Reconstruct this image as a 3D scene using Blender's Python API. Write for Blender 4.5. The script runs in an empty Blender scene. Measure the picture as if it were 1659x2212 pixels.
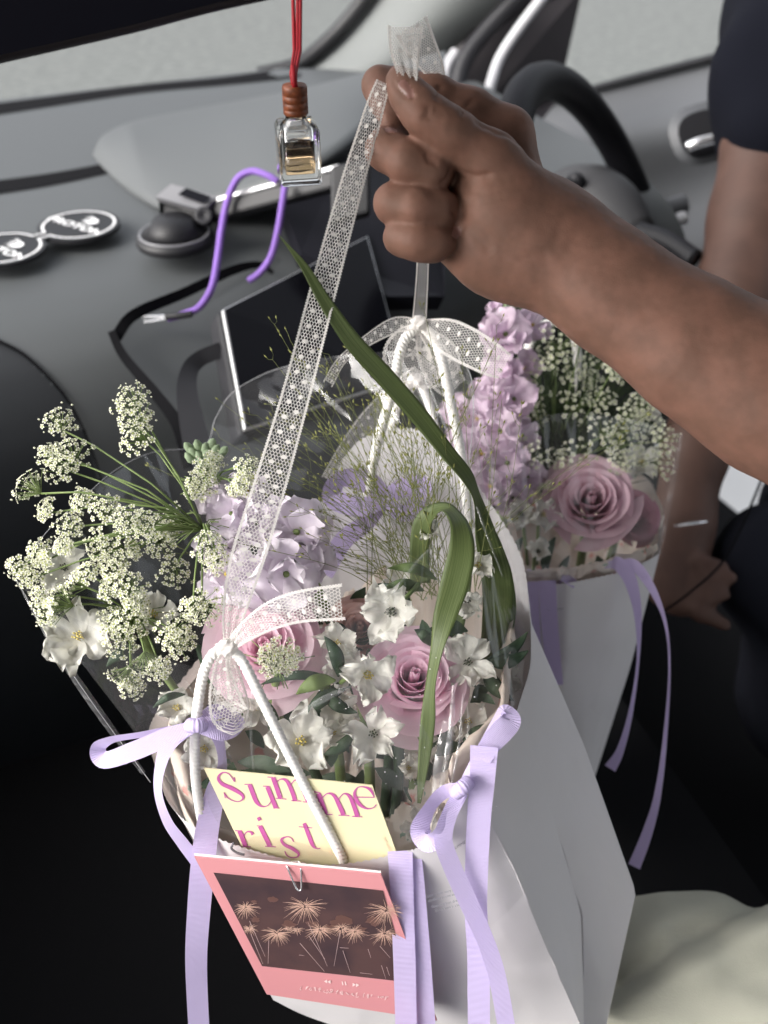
import bpy, bmesh, math, random
import numpy as np
from mathutils import Vector, Matrix, noise
S = bpy.context.scene
COL = S.collection
rnd = random.Random(7)
rad = math.radians
# ------------------------------------------------------------------ camera
PW, PH, FPX = 1659.0, 2212.0, 2080.0          # photo frame used for measuring, focal length in those pixels
PITCH = rad(38)
CAM = Vector((0, 0, 1.15))
FWD = Vector((0, math.cos(PITCH), -math.sin(PITCH)))
UPV = Vector((0, math.sin(PITCH), math.cos(PITCH)))
RGT = Vector((1, 0, 0))
cd = bpy.data.cameras.new('camera'); cam = bpy.data.objects.new('camera', cd); COL.objects.link(cam)
cam.location = CAM; cam.rotation_euler = (rad(90) - PITCH, 0, 0)
cd.sensor_fit = 'VERTICAL'; cd.sensor_height = 24; cd.sensor_width = 18; cd.lens = 24 * FPX / PH
cd.clip_start = 0.02; cd.clip_end = 400
cd.dof.use_dof = True; cd.dof.focus_distance = 0.49; cd.dof.aperture_fstop = 4.5
S.camera = cam
# ------------------------------------------------------------------ world, sun, exposure
wd = bpy.data.worlds.new('World'); S.world = wd; wd.use_nodes = True
wn = wd.node_tree.nodes; wl = wd.node_tree.links
bg = wn['Background']
sky = wn.new('ShaderNodeTexSky'); sky.sky_type = 'NISHITA'; sky.sun_disc = False
sky.sun_elevation = rad(35.5); sky.sun_rotation = rad(-115); sky.air_density = 1.0; sky.dust_density = 6.0; sky.ozone_density = 1.0
hs = wn.new('ShaderNodeHueSaturation'); hs.inputs['Saturation'].default_value = 0.25
wl.new(sky.outputs[0], hs.inputs['Color']); wl.new(hs.outputs[0], bg.inputs['Color'])
bg.inputs['Strength'].default_value = 0.15
sd = bpy.data.lights.new('sun', 'SUN'); sun = bpy.data.objects.new('sun', sd); COL.objects.link(sun)
sd.energy = .5; sd.angle = rad(60); sd.color = (1, .97, .93)
sun.rotation_euler = Vector((0.74, 0.34, -0.58)).to_track_quat('-Z', 'Y').to_euler()
S.view_settings.view_transform = 'Standard'; S.view_settings.look = 'None'
S.view_settings.gamma = 1; S.view_settings.use_curve_mapping = False
S.view_settings.exposure = 1.5
S.render.engine = 'CYCLES'
S.cycles.use_denoising = True
S.cycles.max_bounces = 10; S.cycles.transparent_max_bounces = 48; S.cycles.transmission_bounces = 8
S.cycles.diffuse_bounces = 4; S.cycles.glossy_bounces = 4
S.cycles.sample_clamp_indirect = 6
S.cycles.caustics_reflective = False; S.cycles.caustics_refractive = False

# ------------------------------------------------------------------ helpers
def P(x, y, d):                                # photo pixel + distance along the view axis -> world point
    return CAM + FWD * d + RGT * ((x - PW / 2) / FPX * d) + UPV * ((PH / 2 - y) / FPX * d)
def Pz(x, y, z):                               # photo pixel -> world point at height z
    r = FWD + RGT * ((x - PW / 2) / FPX) + UPV * ((PH / 2 - y) / FPX)
    return CAM + r * ((z - CAM.z) / r.z)
def px(n, d): return n * d / FPX
def tocam(p): return (CAM - p).normalized()

def link(o, parent=None):
    COL.objects.link(o)
    if parent is not None:
        o.parent = parent
        if parent.parent is None: o.matrix_parent_inverse = Matrix.Translation(parent.location).inverted()
    return o
def mesh(name, vs, fs, mat=None, parent=None, smooth=True, uv=None):
    me = bpy.data.meshes.new(name)
    me.from_pydata([tuple(v) for v in vs], [], [tuple(f) for f in fs])
    if smooth:
        me.polygons.foreach_set('use_smooth', [True] * len(me.polygons))
    if uv is not None:
        l = me.uv_layers.new(name='UVMap')
        idx = np.empty(len(me.loops), dtype=np.int32); me.loops.foreach_get('vertex_index', idx)
        l.data.foreach_set('uv', np.asarray(uv, dtype=np.float32)[idx].ravel())
    if mat is not None: me.materials.append(mat)
    me.update()
    o = bpy.data.objects.new(name, me)
    return link(o, parent)
def tag(o, label, cat, group=None, kind=None):
    if label: o['label'] = label
    if cat: o['category'] = cat
    if group: o['group'] = group
    if kind: o['kind'] = kind
    return o
def thing(name, label, cat, loc, group=None):
    o = bpy.data.objects.new(name, None); o.empty_display_size = .01; o.location = loc
    COL.objects.link(o)
    return tag(o, label, cat, group)
def struct(o): o['kind'] = 'structure'; return o
def stuff(o): o['kind'] = 'stuff'; return o

class MB:                                      # collects geometry for one mesh
    def __init__(s): s.v = []; s.f = []; s.uv = []
    def add(s, vs, fs, uv=None):
        b = len(s.v); s.v += [Vector(v) for v in vs]; s.f += [tuple(i + b for i in f) for f in fs]
        s.uv += list(uv) if uv is not None else [(0, 0)] * len(vs)
        return s
    def build(s, name, mat, parent=None, smooth=True): return mesh(name, s.v, s.f, mat, parent, smooth, s.uv)

def spline(pts, n):                            # Catmull-Rom through points (any dimension), n samples
    a = np.array([list(p) for p in pts], dtype=float)
    if len(a) == 2:
        t = np.linspace(0, 1, n)[:, None]; return a[0] * (1 - t) + a[1] * t
    e = np.vstack([2 * a[0] - a[1], a, 2 * a[-1] - a[-2]])
    u = np.linspace(0, len(a) - 1 - 1e-9, n); i = u.astype(int); t = (u - i)[:, None]
    p0, p1, p2, p3 = e[i], e[i + 1], e[i + 2], e[i + 3]
    return .5 * (2 * p1 + (p2 - p0) * t + (2 * p0 - 5 * p1 + 4 * p2 - p3) * t ** 2 + (3 * p1 - p0 - 3 * p2 + p3) * t ** 3)
def pcurve(pts, n):                            # pixel control points (x, y, d) -> list of world points
    return [P(*q[:3]) for q in spline([p[:3] for p in pts], n)]
def tangents(c):
    out = []
    for i in range(len(c)):
        t = c[min(i + 1, len(c) - 1)] - c[max(i - 1, 0)]
        out.append(t.normalized() if t.length > 1e-9 else Vector((0, 0, 1)))
    return out
def frames(c, up=Vector((0, 0, 1))):           # parallel-transport frames
    T = tangents(c)
    a = up - T[0] * up.dot(T[0])
    if a.length < 1e-4: a = Vector((1, 0, 0)) - T[0] * T[0].x
    a.normalize(); A = [a]
    for i in range(1, len(c)):
        a = A[-1] - T[i] * A[-1].dot(T[i]); a.normalize(); A.append(a)
    return T, A, [T[i].cross(A[i]) for i in range(len(c))]
def tube(mb, c, r, seg=8, lobes=0, lobe_amp=0.0, twist=0.0, cap=True):
    T, A, B = frames(c)
    n = len(c); vs = []; uv = []; L = 0
    for i in range(n):
        if i: L += (c[i] - c[i - 1]).length
        ri = r[i] if hasattr(r, '__len__') else r
        for k in range(seg):
            th = 2 * math.pi * k / seg
            rr = ri * (1 + lobe_amp * abs(math.cos(lobes * .5 * (th + twist * L)))) if lobes else ri
            vs.append(c[i] + A[i] * (math.cos(th) * rr) + B[i] * (math.sin(th) * rr)); uv.append((k / seg, L))
    fs = [(i * seg + k, i * seg + (k + 1) % seg, (i + 1) * seg + (k + 1) % seg, (i + 1) * seg + k) for i in range(n - 1) for k in range(seg)]
    if cap: fs += [tuple(reversed(range(seg))), tuple((n - 1) * seg + k for k in range(seg))]
    return mb.add(vs, fs, uv)
def grid_faces(nu, nv): return [(j * nu + i, j * nu + i + 1, (j + 1) * nu + i + 1, (j + 1) * nu + i) for j in range(nv - 1) for i in range(nu - 1)]
def box(mb, c, ax, ay, az):                    # box centred at c with half-axis vectors
    vs = [c + ax * sx + ay * sy + az * sz for sz in (-1, 1) for sy in (-1, 1) for sx in (-1, 1)]
    return mb.add(vs, [(0, 2, 3, 1), (4, 5, 7, 6), (0, 1, 5, 4), (2, 6, 7, 3), (0, 4, 6, 2), (1, 3, 7, 5)])
def bevel(o, w, seg=2):
    m = o.modifiers.new('bevel', 'BEVEL'); m.width = w; m.segments = seg; m.limit_method = 'ANGLE'; m.angle_limit = rad(40); return o
def solid(o, t, off=0):
    m = o.modifiers.new('solid', 'SOLIDIFY'); m.thickness = t; m.offset = off; return o

# ribbon path: pts = (x, y, d, width_px, twist_deg[, extra]) -> world centre, side vector (half width), normal
def ribbon_frames(pts, n):
    s = spline([(p[0], p[1], p[2], p[3], p[4]) for p in pts], n)
    c = [P(*q[:3]) for q in s]; T = tangents(c)
    side = []; nor = []
    for i in range(n):
        v = tocam(c[i]); a = T[i].cross(v)
        if a.length < 1e-5: a = RGT.copy()
        a.normalize(); b = a.cross(T[i]).normalized()
        th = rad(s[i][4]); w = max(px(s[i][3], s[i][2]), 1e-4) / 2
        d = a * math.cos(th) + b * math.sin(th)
        side.append(d * w); nor.append(d.cross(T[i]).normalized())
    return c, side, nor
def ribbon(name, pts, mat, parent=None, n=40, across=5, curl=0.0, label=None, thick=0):
    c, sd_, nr = ribbon_frames(pts, n); vs = []; uv = []; L = 0
    for i in range(n):
        if i: L += (c[i] - c[i - 1]).length
        for k in range(across):
            u = k / (across - 1) * 2 - 1
            vs.append(c[i] + sd_[i] * u + nr[i] * (curl * (1 - u * u) * sd_[i].length)); uv.append((u * sd_[i].length, L))
    o = mesh(name, vs, grid_faces(across, n), mat, parent, True, uv)
    if thick: solid(o, thick)
    return o

# signed-distance modelling of bodies: primitives in camera space (X right, Y up, Z depth)
def camspace(x, y, d): return np.array([(x - PW / 2) / FPX * d, (PH / 2 - y) / FPX * d, d])
def cam2world(a):
    return np.array(CAM)[None] + a[:, 0:1] * np.array(RGT)[None] + a[:, 1:2] * np.array(UPV)[None] + a[:, 2:3] * np.array(FWD)[None]
def smin(a, b, k):
    h = np.maximum(k - np.abs(a - b), 0) / k
    return np.minimum(a, b) - h * h * k * .25
def sdf_surface(groups, res, lo, hi):
    # groups: list of (k_join, k_inner, [ ((x,y,d,rpx), (x,y,d,rpx), squash) ... ])
    ax = [np.arange(lo[i], hi[i], res, dtype=np.float32) for i in range(3)]
    tot = np.full([len(q) for q in ax], .05, dtype=np.float32)
    def place(cur, sl, val, k): cur[sl] = smin(cur[sl], val, k)
    for kj, ki, prims in groups:
        g = None
        ext = np.array([camspace(*q[:3]) + s_ * (q[3] * q[2] / FPX + .02) for a, b, _ in prims for q in (a, b) for s_ in (-1, 1)])
        sl = tuple(slice(max(0, int(np.searchsorted(ax[i], ext[:, i].min())) - 1), int(np.searchsorted(ax[i], ext[:, i].max())) + 1) for i in range(3))
        X, Y, Z = np.meshgrid(*[ax[i][sl[i]] for i in range(3)], indexing='ij')
        for a, b, sq in prims:
            A = camspace(*a[:3]); B = camspace(*b[:3]); ra = a[3] * a[2] / FPX; rb = b[3] * b[2] / FPX
            sc = np.array([1, 1, 1 / sq]); D = (B - A) * sc; q = float((D * D).sum()) + 1e-12
            px_, py_, pz_ = X - A[0], Y - A[1], (Z - A[2]) / sq
            t = np.clip((px_ * D[0] + py_ * D[1] + pz_ * D[2]) / q, 0, 1)
            dd = np.sqrt((px_ - t * D[0]) ** 2 + (py_ - t * D[1]) ** 2 + (pz_ - t * D[2]) ** 2) - (ra + (rb - ra) * t)
            g = dd if g is None else smin(g, dd, ki)
        place(tot, sl, g.astype(np.float32), kj)
    f = tot; n = f.shape; ins = f < 0
    c = [f[i:n[0] - 1 + i, j:n[1] - 1 + j, k:n[2] - 1 + k] for i in (0, 1) for j in (0, 1) for k in (0, 1)]
    cnt = sum((q < 0).astype(np.int8) for q in c)
    act = (cnt > 0) & (cnt < 8)
    ids = -np.ones(act.shape, dtype=np.int64); ids[act] = np.arange(act.sum())
    I = np.argwhere(act); val = np.stack([q[act] for q in c], 1)
    off = np.array([(i, j, k) for i in (0, 1) for j in (0, 1) for k in (0, 1)], dtype=np.float32)
    acc = np.zeros((len(I), 3)); num = np.zeros((len(I), 1))
    for a in range(8):
        for b in range(a + 1, 8):
            if np.abs(off[a] - off[b]).sum() != 1: continue
            va, vb = val[:, a], val[:, b]; m = (va < 0) != (vb < 0)
            t = np.where(m, va / np.where(m, va - vb, 1), 0)[:, None]
            acc += np.where(m[:, None], off[a] + (off[b] - off[a]) * t, 0); num += m[:, None]
    v = (I + acc / num) * res + np.array([q[0] for q in ax])[None]
    faces = []
    for axis in range(3):
        s0 = [slice(None)] * 3; s1 = [slice(None)] * 3; s0[axis] = slice(0, -1); s1[axis] = slice(1, None)
        a, b = ins[tuple(s0)], ins[tuple(s1)]
        e = np.argwhere(a != b); o1, o2 = [q for q in range(3) if q != axis]
        e = e[(e[:, o1] > 0) & (e[:, o2] > 0) & (e[:, o1] < n[o1] - 1) & (e[:, o2] < n[o2] - 1)]
        flip = a[e[:, 0], e[:, 1], e[:, 2]]
        q = []
        for d1, d2 in ((-1, -1), (0, -1), (0, 0), (-1, 0)):
            w = e.copy(); w[:, o1] += d1; w[:, o2] += d2; q.append(ids[w[:, 0], w[:, 1], w[:, 2]])
        q = np.stack(q, 1)
        if axis == 1: flip = ~flip
        q[~flip] = q[~flip][:, ::-1]
        faces.append(q)
    F_ = np.vstack(faces); F_ = F_[(F_ >= 0).all(1)]
    # light smoothing
    for _ in range(3):
        acc = np.zeros_like(v); num = np.zeros((len(v), 1))
        for a, b in ((0, 1), (1, 2), (2, 3), (3, 0)):
            np.add.at(acc, F_[:, a], v[F_[:, b]]); np.add.at(num, F_[:, a], 1)
            np.add.at(acc, F_[:, b], v[F_[:, a]]); np.add.at(num, F_[:, b], 1)
        v = v * .45 + .55 * acc / np.maximum(num, 1)
    return v, F_
# ------------------------------------------------------------------ materials
MATS = {}
def M(name, col, rough=.5, spec=.5, metal=0, bump=0, bscale=200, sss=0, var=0, vscale=30, trans=0, sheen=0, coat=0, col2=None, tl=0):
    if name in MATS: return MATS[name]
    m = bpy.data.materials.new(name); m.use_nodes = True; MATS[name] = m
    nt = m.node_tree; b = nt.nodes['Principled BSDF']
    b.inputs['Base Color'].default_value = (*col, 1); b.inputs['Roughness'].default_value = rough
    b.inputs['Specular IOR Level'].default_value = spec; b.inputs['Metallic'].default_value = metal
    if sss:
        b.inputs['Subsurface Weight'].default_value = sss; b.inputs['Subsurface Radius'].default_value = (.006, .0025, .0015); b.inputs['Subsurface Scale'].default_value = 1
    if sheen: b.inputs['Sheen Weight'].default_value = sheen
    if coat: b.inputs['Coat Weight'].default_value = coat
    if trans: b.inputs['Transmission Weight'].default_value = trans
    tc = nt.nodes.new('ShaderNodeTexCoord')
    if var or col2:
        nz = nt.nodes.new('ShaderNodeTexNoise'); nz.inputs['Scale'].default_value = vscale; nz.inputs['Detail'].default_value = 4
        nt.links.new(tc.outputs['Object'], nz.inputs['Vector'])
        mx = nt.nodes.new('ShaderNodeMix'); mx.data_type = 'RGBA'
        c2 = col2 or tuple(max(0, x * (1 - var)) for x in col)
        mx.inputs[6].default_value = (*col, 1); mx.inputs[7].default_value = (*c2, 1)
        rp = nt.nodes.new('ShaderNodeMapRange'); rp.inputs[1].default_value = .35; rp.inputs[2].default_value = .65
        nt.links.new(nz.outputs['Fac'], rp.inputs[0]); nt.links.new(rp.outputs[0], mx.inputs[0]); nt.links.new(mx.outputs[2], b.inputs['Base Color'])
    if bump:
        n2 = nt.nodes.new('ShaderNodeTexNoise'); n2.inputs['Scale'].default_value = bscale; n2.inputs['Detail'].default_value = 3
        nt.links.new(tc.outputs['Object'], n2.inputs['Vector'])
        bp = nt.nodes.new('ShaderNodeBump'); bp.inputs['Strength'].default_value = bump; bp.inputs['Distance'].default_value = .001
        nt.links.new(n2.outputs['Fac'], bp.inputs['Height']); nt.links.new(bp.outputs[0], b.inputs['Normal'])
    if tl:                                     # thin petals and paper let light through
        t = nt.nodes.new('ShaderNodeBsdfTranslucent'); ms = nt.nodes.new('ShaderNodeMixShader'); ms.inputs[0].default_value = tl
        src = b.inputs['Base Color'].links[0].from_socket if b.inputs['Base Color'].is_linked else None
        if src: nt.links.new(src, t.inputs['Color'])
        else: t.inputs['Color'].default_value = (*col, 1)
        out = nt.nodes['Material Output']
        nt.links.new(b.outputs[0], ms.inputs[1]); nt.links.new(t.outputs[0], ms.inputs[2]); nt.links.new(ms.outputs[0], out.inputs['Surface'])
    return m
def film(name, tint=(1, 1, 1), gloss=.10, rough=.05, bump=.3, bscale=25, haze=.02):
    m = bpy.data.materials.new(name); m.use_nodes = True; MATS[name] = m
    nt = m.node_tree; nt.nodes.remove(nt.nodes['Principled BSDF']); out = nt.nodes['Material Output']
    tr = nt.nodes.new('ShaderNodeBsdfTransparent'); tr.inputs[0].default_value = (*tint, 1)
    gl = nt.nodes.new('ShaderNodeBsdfGlossy'); gl.inputs['Roughness'].default_value = rough
    df = nt.nodes.new('ShaderNodeBsdfDiffuse'); df.inputs[0].default_value = (.9, .9, .92, 1)
    fr = nt.nodes.new('ShaderNodeLayerWeight'); fr.inputs['Blend'].default_value = .32
    mr = nt.nodes.new('ShaderNodeMapRange'); mr.inputs[3].default_value = gloss * .25; mr.inputs[4].default_value = min(.75, gloss * 2.6)
    tc = nt.nodes.new('ShaderNodeTexCoord'); nz = nt.nodes.new('ShaderNodeTexNoise'); nz.inputs['Scale'].default_value = bscale; nz.inputs['Detail'].default_value = 2
    bp = nt.nodes.new('ShaderNodeBump'); bp.inputs['Strength'].default_value = bump; bp.inputs['Distance'].default_value = .01
    nt.links.new(tc.outputs['Object'], nz.inputs['Vector']); nt.links.new(nz.outputs['Fac'], bp.inputs['Height'])
    nt.links.new(bp.outputs[0], gl.inputs['Normal']); nt.links.new(bp.outputs[0], fr.inputs['Normal'])
    nt.links.new(fr.outputs['Facing'], mr.inputs[0])
    m1 = nt.nodes.new('ShaderNodeMixShader'); m2 = nt.nodes.new('ShaderNodeMixShader')
    m1.inputs[0].default_value = haze
    nt.links.new(tr.outputs[0], m1.inputs[1]); nt.links.new(df.outputs[0], m1.inputs[2])
    nt.links.new(mr.outputs[0], m2.inputs[0]); nt.links.new(m1.outputs[0], m2.inputs[1]); nt.links.new(gl.outputs[0], m2.inputs[2])
    nt.links.new(m2.outputs[0], out.inputs['Surface'])
    return m
def grosgrain(name, col):
    m = M(name, col, .55, .35, tl=.18); nt = m.node_tree; b = nt.nodes['Principled BSDF']
    uv = nt.nodes.new('ShaderNodeUVMap'); sp = nt.nodes.new('ShaderNodeSeparateXYZ'); nt.links.new(uv.outputs[0], sp.inputs[0])
    mu = nt.nodes.new('ShaderNodeMath'); mu.operation = 'MULTIPLY'; mu.inputs[1].default_value = 2 * math.pi / .00078; nt.links.new(sp.outputs['Y'], mu.inputs[0])
    si = nt.nodes.new('ShaderNodeMath'); si.operation = 'SINE'; nt.links.new(mu.outputs[0], si.inputs[0])
    bp = nt.nodes.new('ShaderNodeBump'); bp.inputs['Strength'].default_value = .55; bp.inputs['Distance'].default_value = .0003
    nt.links.new(si.outputs[0], bp.inputs['Height']); nt.links.new(bp.outputs[0], b.inputs['Normal'])
    return m
m_paper = M('white_paper', (.63, .61, .62), .6, .3, bump=.4, bscale=30, tl=.06)
m_tissue = None
m_lace = M('lace_thread', (.92, .89, .86), .7, .2, tl=.3)
m_cord = M('paper_cord', (.87, .85, .82), .7, .2, bump=.3, bscale=900)
m_lav = grosgrain('lavender_grosgrain', (.68, .58, .88))
m_film = film('cellophane', gloss=.08, rough=.07, bump=1.0, bscale=16, haze=.022)
m_black = M('black_plastic', (.010, .010, .012), .5, .35, bump=.05, bscale=600)
m_dash = M('dashboard_plastic', (.068, .073, .076), .54, .4, bump=.10, bscale=900)
m_dark = M('dark_trim', (.016, .016, .019), .55, .3, bump=.06, bscale=700)
m_floor = M('black_carpet', (.008, .008, .009), .95, .1)
m_roof = M('roof_lining', (.16, .16, .165), .95, .1)
m_steel = M('bright_metal', (.8, .8, .82), .25, .5, metal=.75)
m_screen = M('black_glass', (.004, .004, .006), .15, .12)
m_grey = M('grey_door_plastic', (.07, .073, .08), .5, .4, bump=.08, bscale=800)
m_white = M('white_print', (.8, .8, .8), .6)
m_purple = M('purple_cord', (.20, .11, .38), .7, .2, bump=.3, bscale=1500)
m_red = M('red_cord', (.25, .004, .010), .6, .3)
m_wood = M('brown_wood', (.20, .055, .02), .45, .4, var=.5, vscale=300)
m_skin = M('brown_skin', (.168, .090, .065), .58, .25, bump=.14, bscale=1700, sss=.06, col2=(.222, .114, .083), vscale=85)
m_skin2 = M('shaded_brown_skin', (.095, .052, .040), .6, .3, bump=.2, bscale=900, var=.2, vscale=40)  # driver's skin, with the shade on the arm put into the colour
m_nail = M('fingernail', (.25, .130, .108), .34, .5)
m_shirt = M('navy_shirt', (.004, .0045, .008), .95, .1, bump=.4, bscale=1200)
m_pants = M('sage_trousers', (.43, .43, .36), .9, .15, bump=.4, bscale=1500, var=.12, vscale=20)
m_rose = M('lilac_rose_petal', (.92, .68, .79), .6, .2, col2=(.95, .74, .84), vscale=40, tl=.45)
m_rose2 = M('pale_pink_rose_petal', (.95, .74, .82), .6, .2, col2=(.93, .70, .80), vscale=40, tl=.45)
m_peach = M('peach_rose_petal', (.88, .66, .60), .6, .2, col2=(.84, .58, .55), vscale=40, tl=.45)
m_stock = M('lilac_stock_petal', (.82, .74, .84), .6, .2, col2=(.88, .82, .88), vscale=60, tl=.3)
m_stock2 = M('deep_lilac_stock_petal', (.70, .55, .68), .6, .2, col2=(.78, .65, .75), vscale=60, tl=.28)
m_dwhite = M('white_delphinium_petal', (.82, .81, .75), .6, .25, bump=.45, bscale=330, tl=.42)
m_ammi = M('cream_floret', (.87, .87, .72), .7, .2, tl=.3)
m_ammic = M('floret_centre', (.45, .50, .16), .7, .2)
m_stem = M('green_stem', (.13, .19, .06), .55, .35, col2=(.19, .25, .09), vscale=80)
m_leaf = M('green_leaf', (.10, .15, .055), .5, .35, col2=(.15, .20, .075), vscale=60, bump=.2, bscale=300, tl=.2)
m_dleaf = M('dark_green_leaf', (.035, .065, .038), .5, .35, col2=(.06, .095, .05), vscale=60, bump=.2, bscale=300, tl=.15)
m_gras = M('grass_stalk', (.20, .225, .08), .6, .3, tl=.2)
m_seed = M('grass_seed', (.28, .29, .09), .6, .3, tl=.2)
m_bud = M('grey_green_bud', (.33, .42, .27), .7, .2, tl=.15)
m_yel = M('yellow_centre', (.62, .50, .12), .7, .2)
m_dot = M('dark_stamen', (.05, .06, .03), .7, .2)

def strip_leaf_mat(name, c1, c2):              # long leaf: fine lengthwise veins
    m = M(name, c1, .42, .4, tl=.22); nt = m.node_tree; b = nt.nodes['Principled BSDF']
    uv = nt.nodes.new('ShaderNodeUVMap'); mp = nt.nodes.new('ShaderNodeMapping'); mp.inputs['Scale'].default_value = (2600, 12, 1)
    nz = nt.nodes.new('ShaderNodeTexNoise'); nz.inputs['Scale'].default_value = 1; nz.inputs['Detail'].default_value = 3
    nt.links.new(uv.outputs[0], mp.inputs[0]); nt.links.new(mp.outputs[0], nz.inputs['Vector'])
    mx = nt.nodes.new('ShaderNodeMix'); mx.data_type = 'RGBA'; mx.inputs[6].default_value = (*c1, 1); mx.inputs[7].default_value = (*c2, 1)
    mr = nt.nodes.new('ShaderNodeMapRange'); mr.inputs[1].default_value = .35; mr.inputs[2].default_value = .65
    nt.links.new(nz.outputs['Fac'], mr.inputs[0]); nt.links.new(mr.outputs[0], mx.inputs[0]); nt.links.new(mx.outputs[2], b.inputs['Base Color'])
    bp = nt.nodes.new('ShaderNodeBump'); bp.inputs['Strength'].default_value = .3; bp.inputs['Distance'].default_value = .0004
    nt.links.new(nz.outputs['Fac'], bp.inputs['Height']); nt.links.new(bp.outputs[0], b.inputs['Normal'])
    for n in nt.nodes:
        if n.type == 'BSDF_TRANSLUCENT': nt.links.new(mx.outputs[2], n.inputs['Color'])
    return m
m_strap = strip_leaf_mat('strap_leaf', (.068, .100, .030), (.145, .185, .070))

def tissue_mat():                              # cream tissue with a printed scatter of pink roses and green sprigs
    m = M('printed_tissue', (.66, .57, .50), .75, .2, bump=.5, bscale=90, tl=.2); nt = m.node_tree; b = nt.nodes['Principled BSDF']
    tc = nt.nodes.new('ShaderNodeTexCoord'); vals = []
    last = None
    for sc, thr, col in ((46, .20, (.62, .20, .18)), (70, .16, (.12, .30, .22))):
        vo = nt.nodes.new('ShaderNodeTexVoronoi'); vo.inputs['Scale'].default_value = sc
        nz = nt.nodes.new('ShaderNodeTexNoise'); nz.inputs['Scale'].default_value = 300
        ad = nt.nodes.new('ShaderNodeMix'); ad.data_type = 'RGBA'; ad.blend_type = 'ADD'; ad.inputs[0].default_value = .006
        nt.links.new(tc.outputs['Object'], nz.inputs['Vector']); nt.links.new(tc.outputs['Object'], ad.inputs[6]); nt.links.new(nz.outputs['Color'], ad.inputs[7])
        nt.links.new(ad.outputs[2], vo.inputs['Vector'])
        lt = nt.nodes.new('ShaderNodeMapRange'); lt.inputs[1].default_value = thr; lt.inputs[2].default_value = thr * .7; lt.inputs[3].default_value = 0; lt.inputs[4].default_value = .75
        nt.links.new(vo.outputs['Distance'], lt.inputs[0])
        mx = nt.nodes.new('ShaderNodeMix'); mx.data_type = 'RGBA'; mx.inputs[7].default_value = (*col, 1)
        if last is None: mx.inputs[6].default_value = (.66, .57, .50, 1)
        else: nt.links.new(last, mx.inputs[6])
        nt.links.new(lt.outputs[0], mx.inputs[0]); last = mx.outputs[2]
    nt.links.new(last, b.inputs['Base Color'])
    for n in nt.nodes:
        if n.type == 'BSDF_TRANSLUCENT': nt.links.new(last, n.inputs['Color'])
    return m
m_tissue = tissue_mat()
def add_creases(m, sc, strength):              # crumpled-paper facets: warped Voronoi edges as relief
    nt = m.node_tree; b = nt.nodes['Principled BSDF']; tc = nt.nodes.new('ShaderNodeTexCoord'); nz = nt.nodes.new('ShaderNodeTexNoise'); nz.inputs['Scale'].default_value = 9
    ad = nt.nodes.new('ShaderNodeMix'); ad.data_type = 'RGBA'; ad.blend_type = 'ADD'; ad.inputs[0].default_value = .06
    vo = nt.nodes.new('ShaderNodeTexVoronoi'); vo.feature = 'DISTANCE_TO_EDGE'; vo.inputs['Scale'].default_value = sc
    mr = nt.nodes.new('ShaderNodeMapRange'); mr.inputs[1].default_value = 0; mr.inputs[2].default_value = .16
    bp = nt.nodes.new('ShaderNodeBump'); bp.inputs['Strength'].default_value = strength; bp.inputs['Distance'].default_value = .0022
    nt.links.new(tc.outputs['Object'], nz.inputs['Vector']); nt.links.new(tc.outputs['Object'], ad.inputs[6]); nt.links.new(nz.outputs['Color'], ad.inputs[7]); nt.links.new(ad.outputs[2], vo.inputs['Vector'])
    nt.links.new(vo.outputs['Distance'], mr.inputs[0]); nt.links.new(mr.outputs[0], bp.inputs['Height'])
    old = b.inputs['Normal'].links[0].from_socket
    nt.links.new(old, bp.inputs['Normal']); nt.links.new(bp.outputs[0], b.inputs['Normal'])
add_creases(m_paper, 13, .16)
# ------------------------------------------------------------------ the car (setting)
YAW = rad(25)
RC = Vector((math.cos(YAW), math.sin(YAW), 0)); FC = Vector((-math.sin(YAW), math.cos(YAW), 0)); ZC = Vector((0, 0, 1))
def C(s, f, z): return Vector((0, 0, CAM.z)) + RC * s + FC * f + ZC * z      # car frame: right, forward, up from the eye
def Ps(x, y, s):
    r = FWD + RGT * ((x - PW / 2) / FPX) + UPV * ((PH / 2 - y) / FPX)
    return CAM + r * (s / r.dot(RC))
m_ground = M('grey_concrete', (.155, .162, .157), .9, .2, col2=(.105, .112, .108), vscale=22, bump=.6, bscale=60)
m_sunlit = M('sunlit_concrete', (.80, .79, .77), .9, .2, var=.1, vscale=6)
struct(mesh('ground', [(-60, -60, 0), (60, -60, 0), (60, 60, 0), (-60, 60, 0)], [(0, 1, 2, 3)], m_ground))
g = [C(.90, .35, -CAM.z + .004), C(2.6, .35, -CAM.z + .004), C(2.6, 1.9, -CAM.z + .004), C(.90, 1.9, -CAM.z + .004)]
struct(mesh('sunlit_ground', g, [(0, 1, 2, 3)], m_sunlit))  # ground beside the driver door, its sunlight put into the pale colour
def slab(name, pts, t, mat):
    o = mesh(name, pts, [tuple(range(len(pts)))], mat, smooth=False); solid(o, t, 1); return struct(o)
# shell of the cabin
slab('car_floor', [C(-.62, -1.2, -.92), C(.94, -1.2, -.92), C(.94, 1.5, -.92), C(-.62, 1.5, -.92)], .05, m_floor)
slab('car_roof', [C(-.6, -1.1, .20), C(1.15, -1.1, .20), C(1.15, .62, .20), C(-.6, .62, .20)], .05, m_roof)
slab('passenger_door', [C(-.55, -.5, -.92), C(-.55, 1.2, -.92), C(-.55, 1.2, -.36), C(-.55, -.5, -.30)], .06, m_floor)
slab('rear_bulkhead', [C(-.6, -1.1, -.92), C(1.15, -1.1, -.92), C(1.15, -1.1, -.40), C(-.6, -1.1, -.40)], .05, m_floor)
slab('seat_back', [C(-.5, -.42, -.92), C(1.1, -.42, -.92), C(1.1, -.55, -.36), C(-.5, -.55, -.36)], .12, m_floor)
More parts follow.
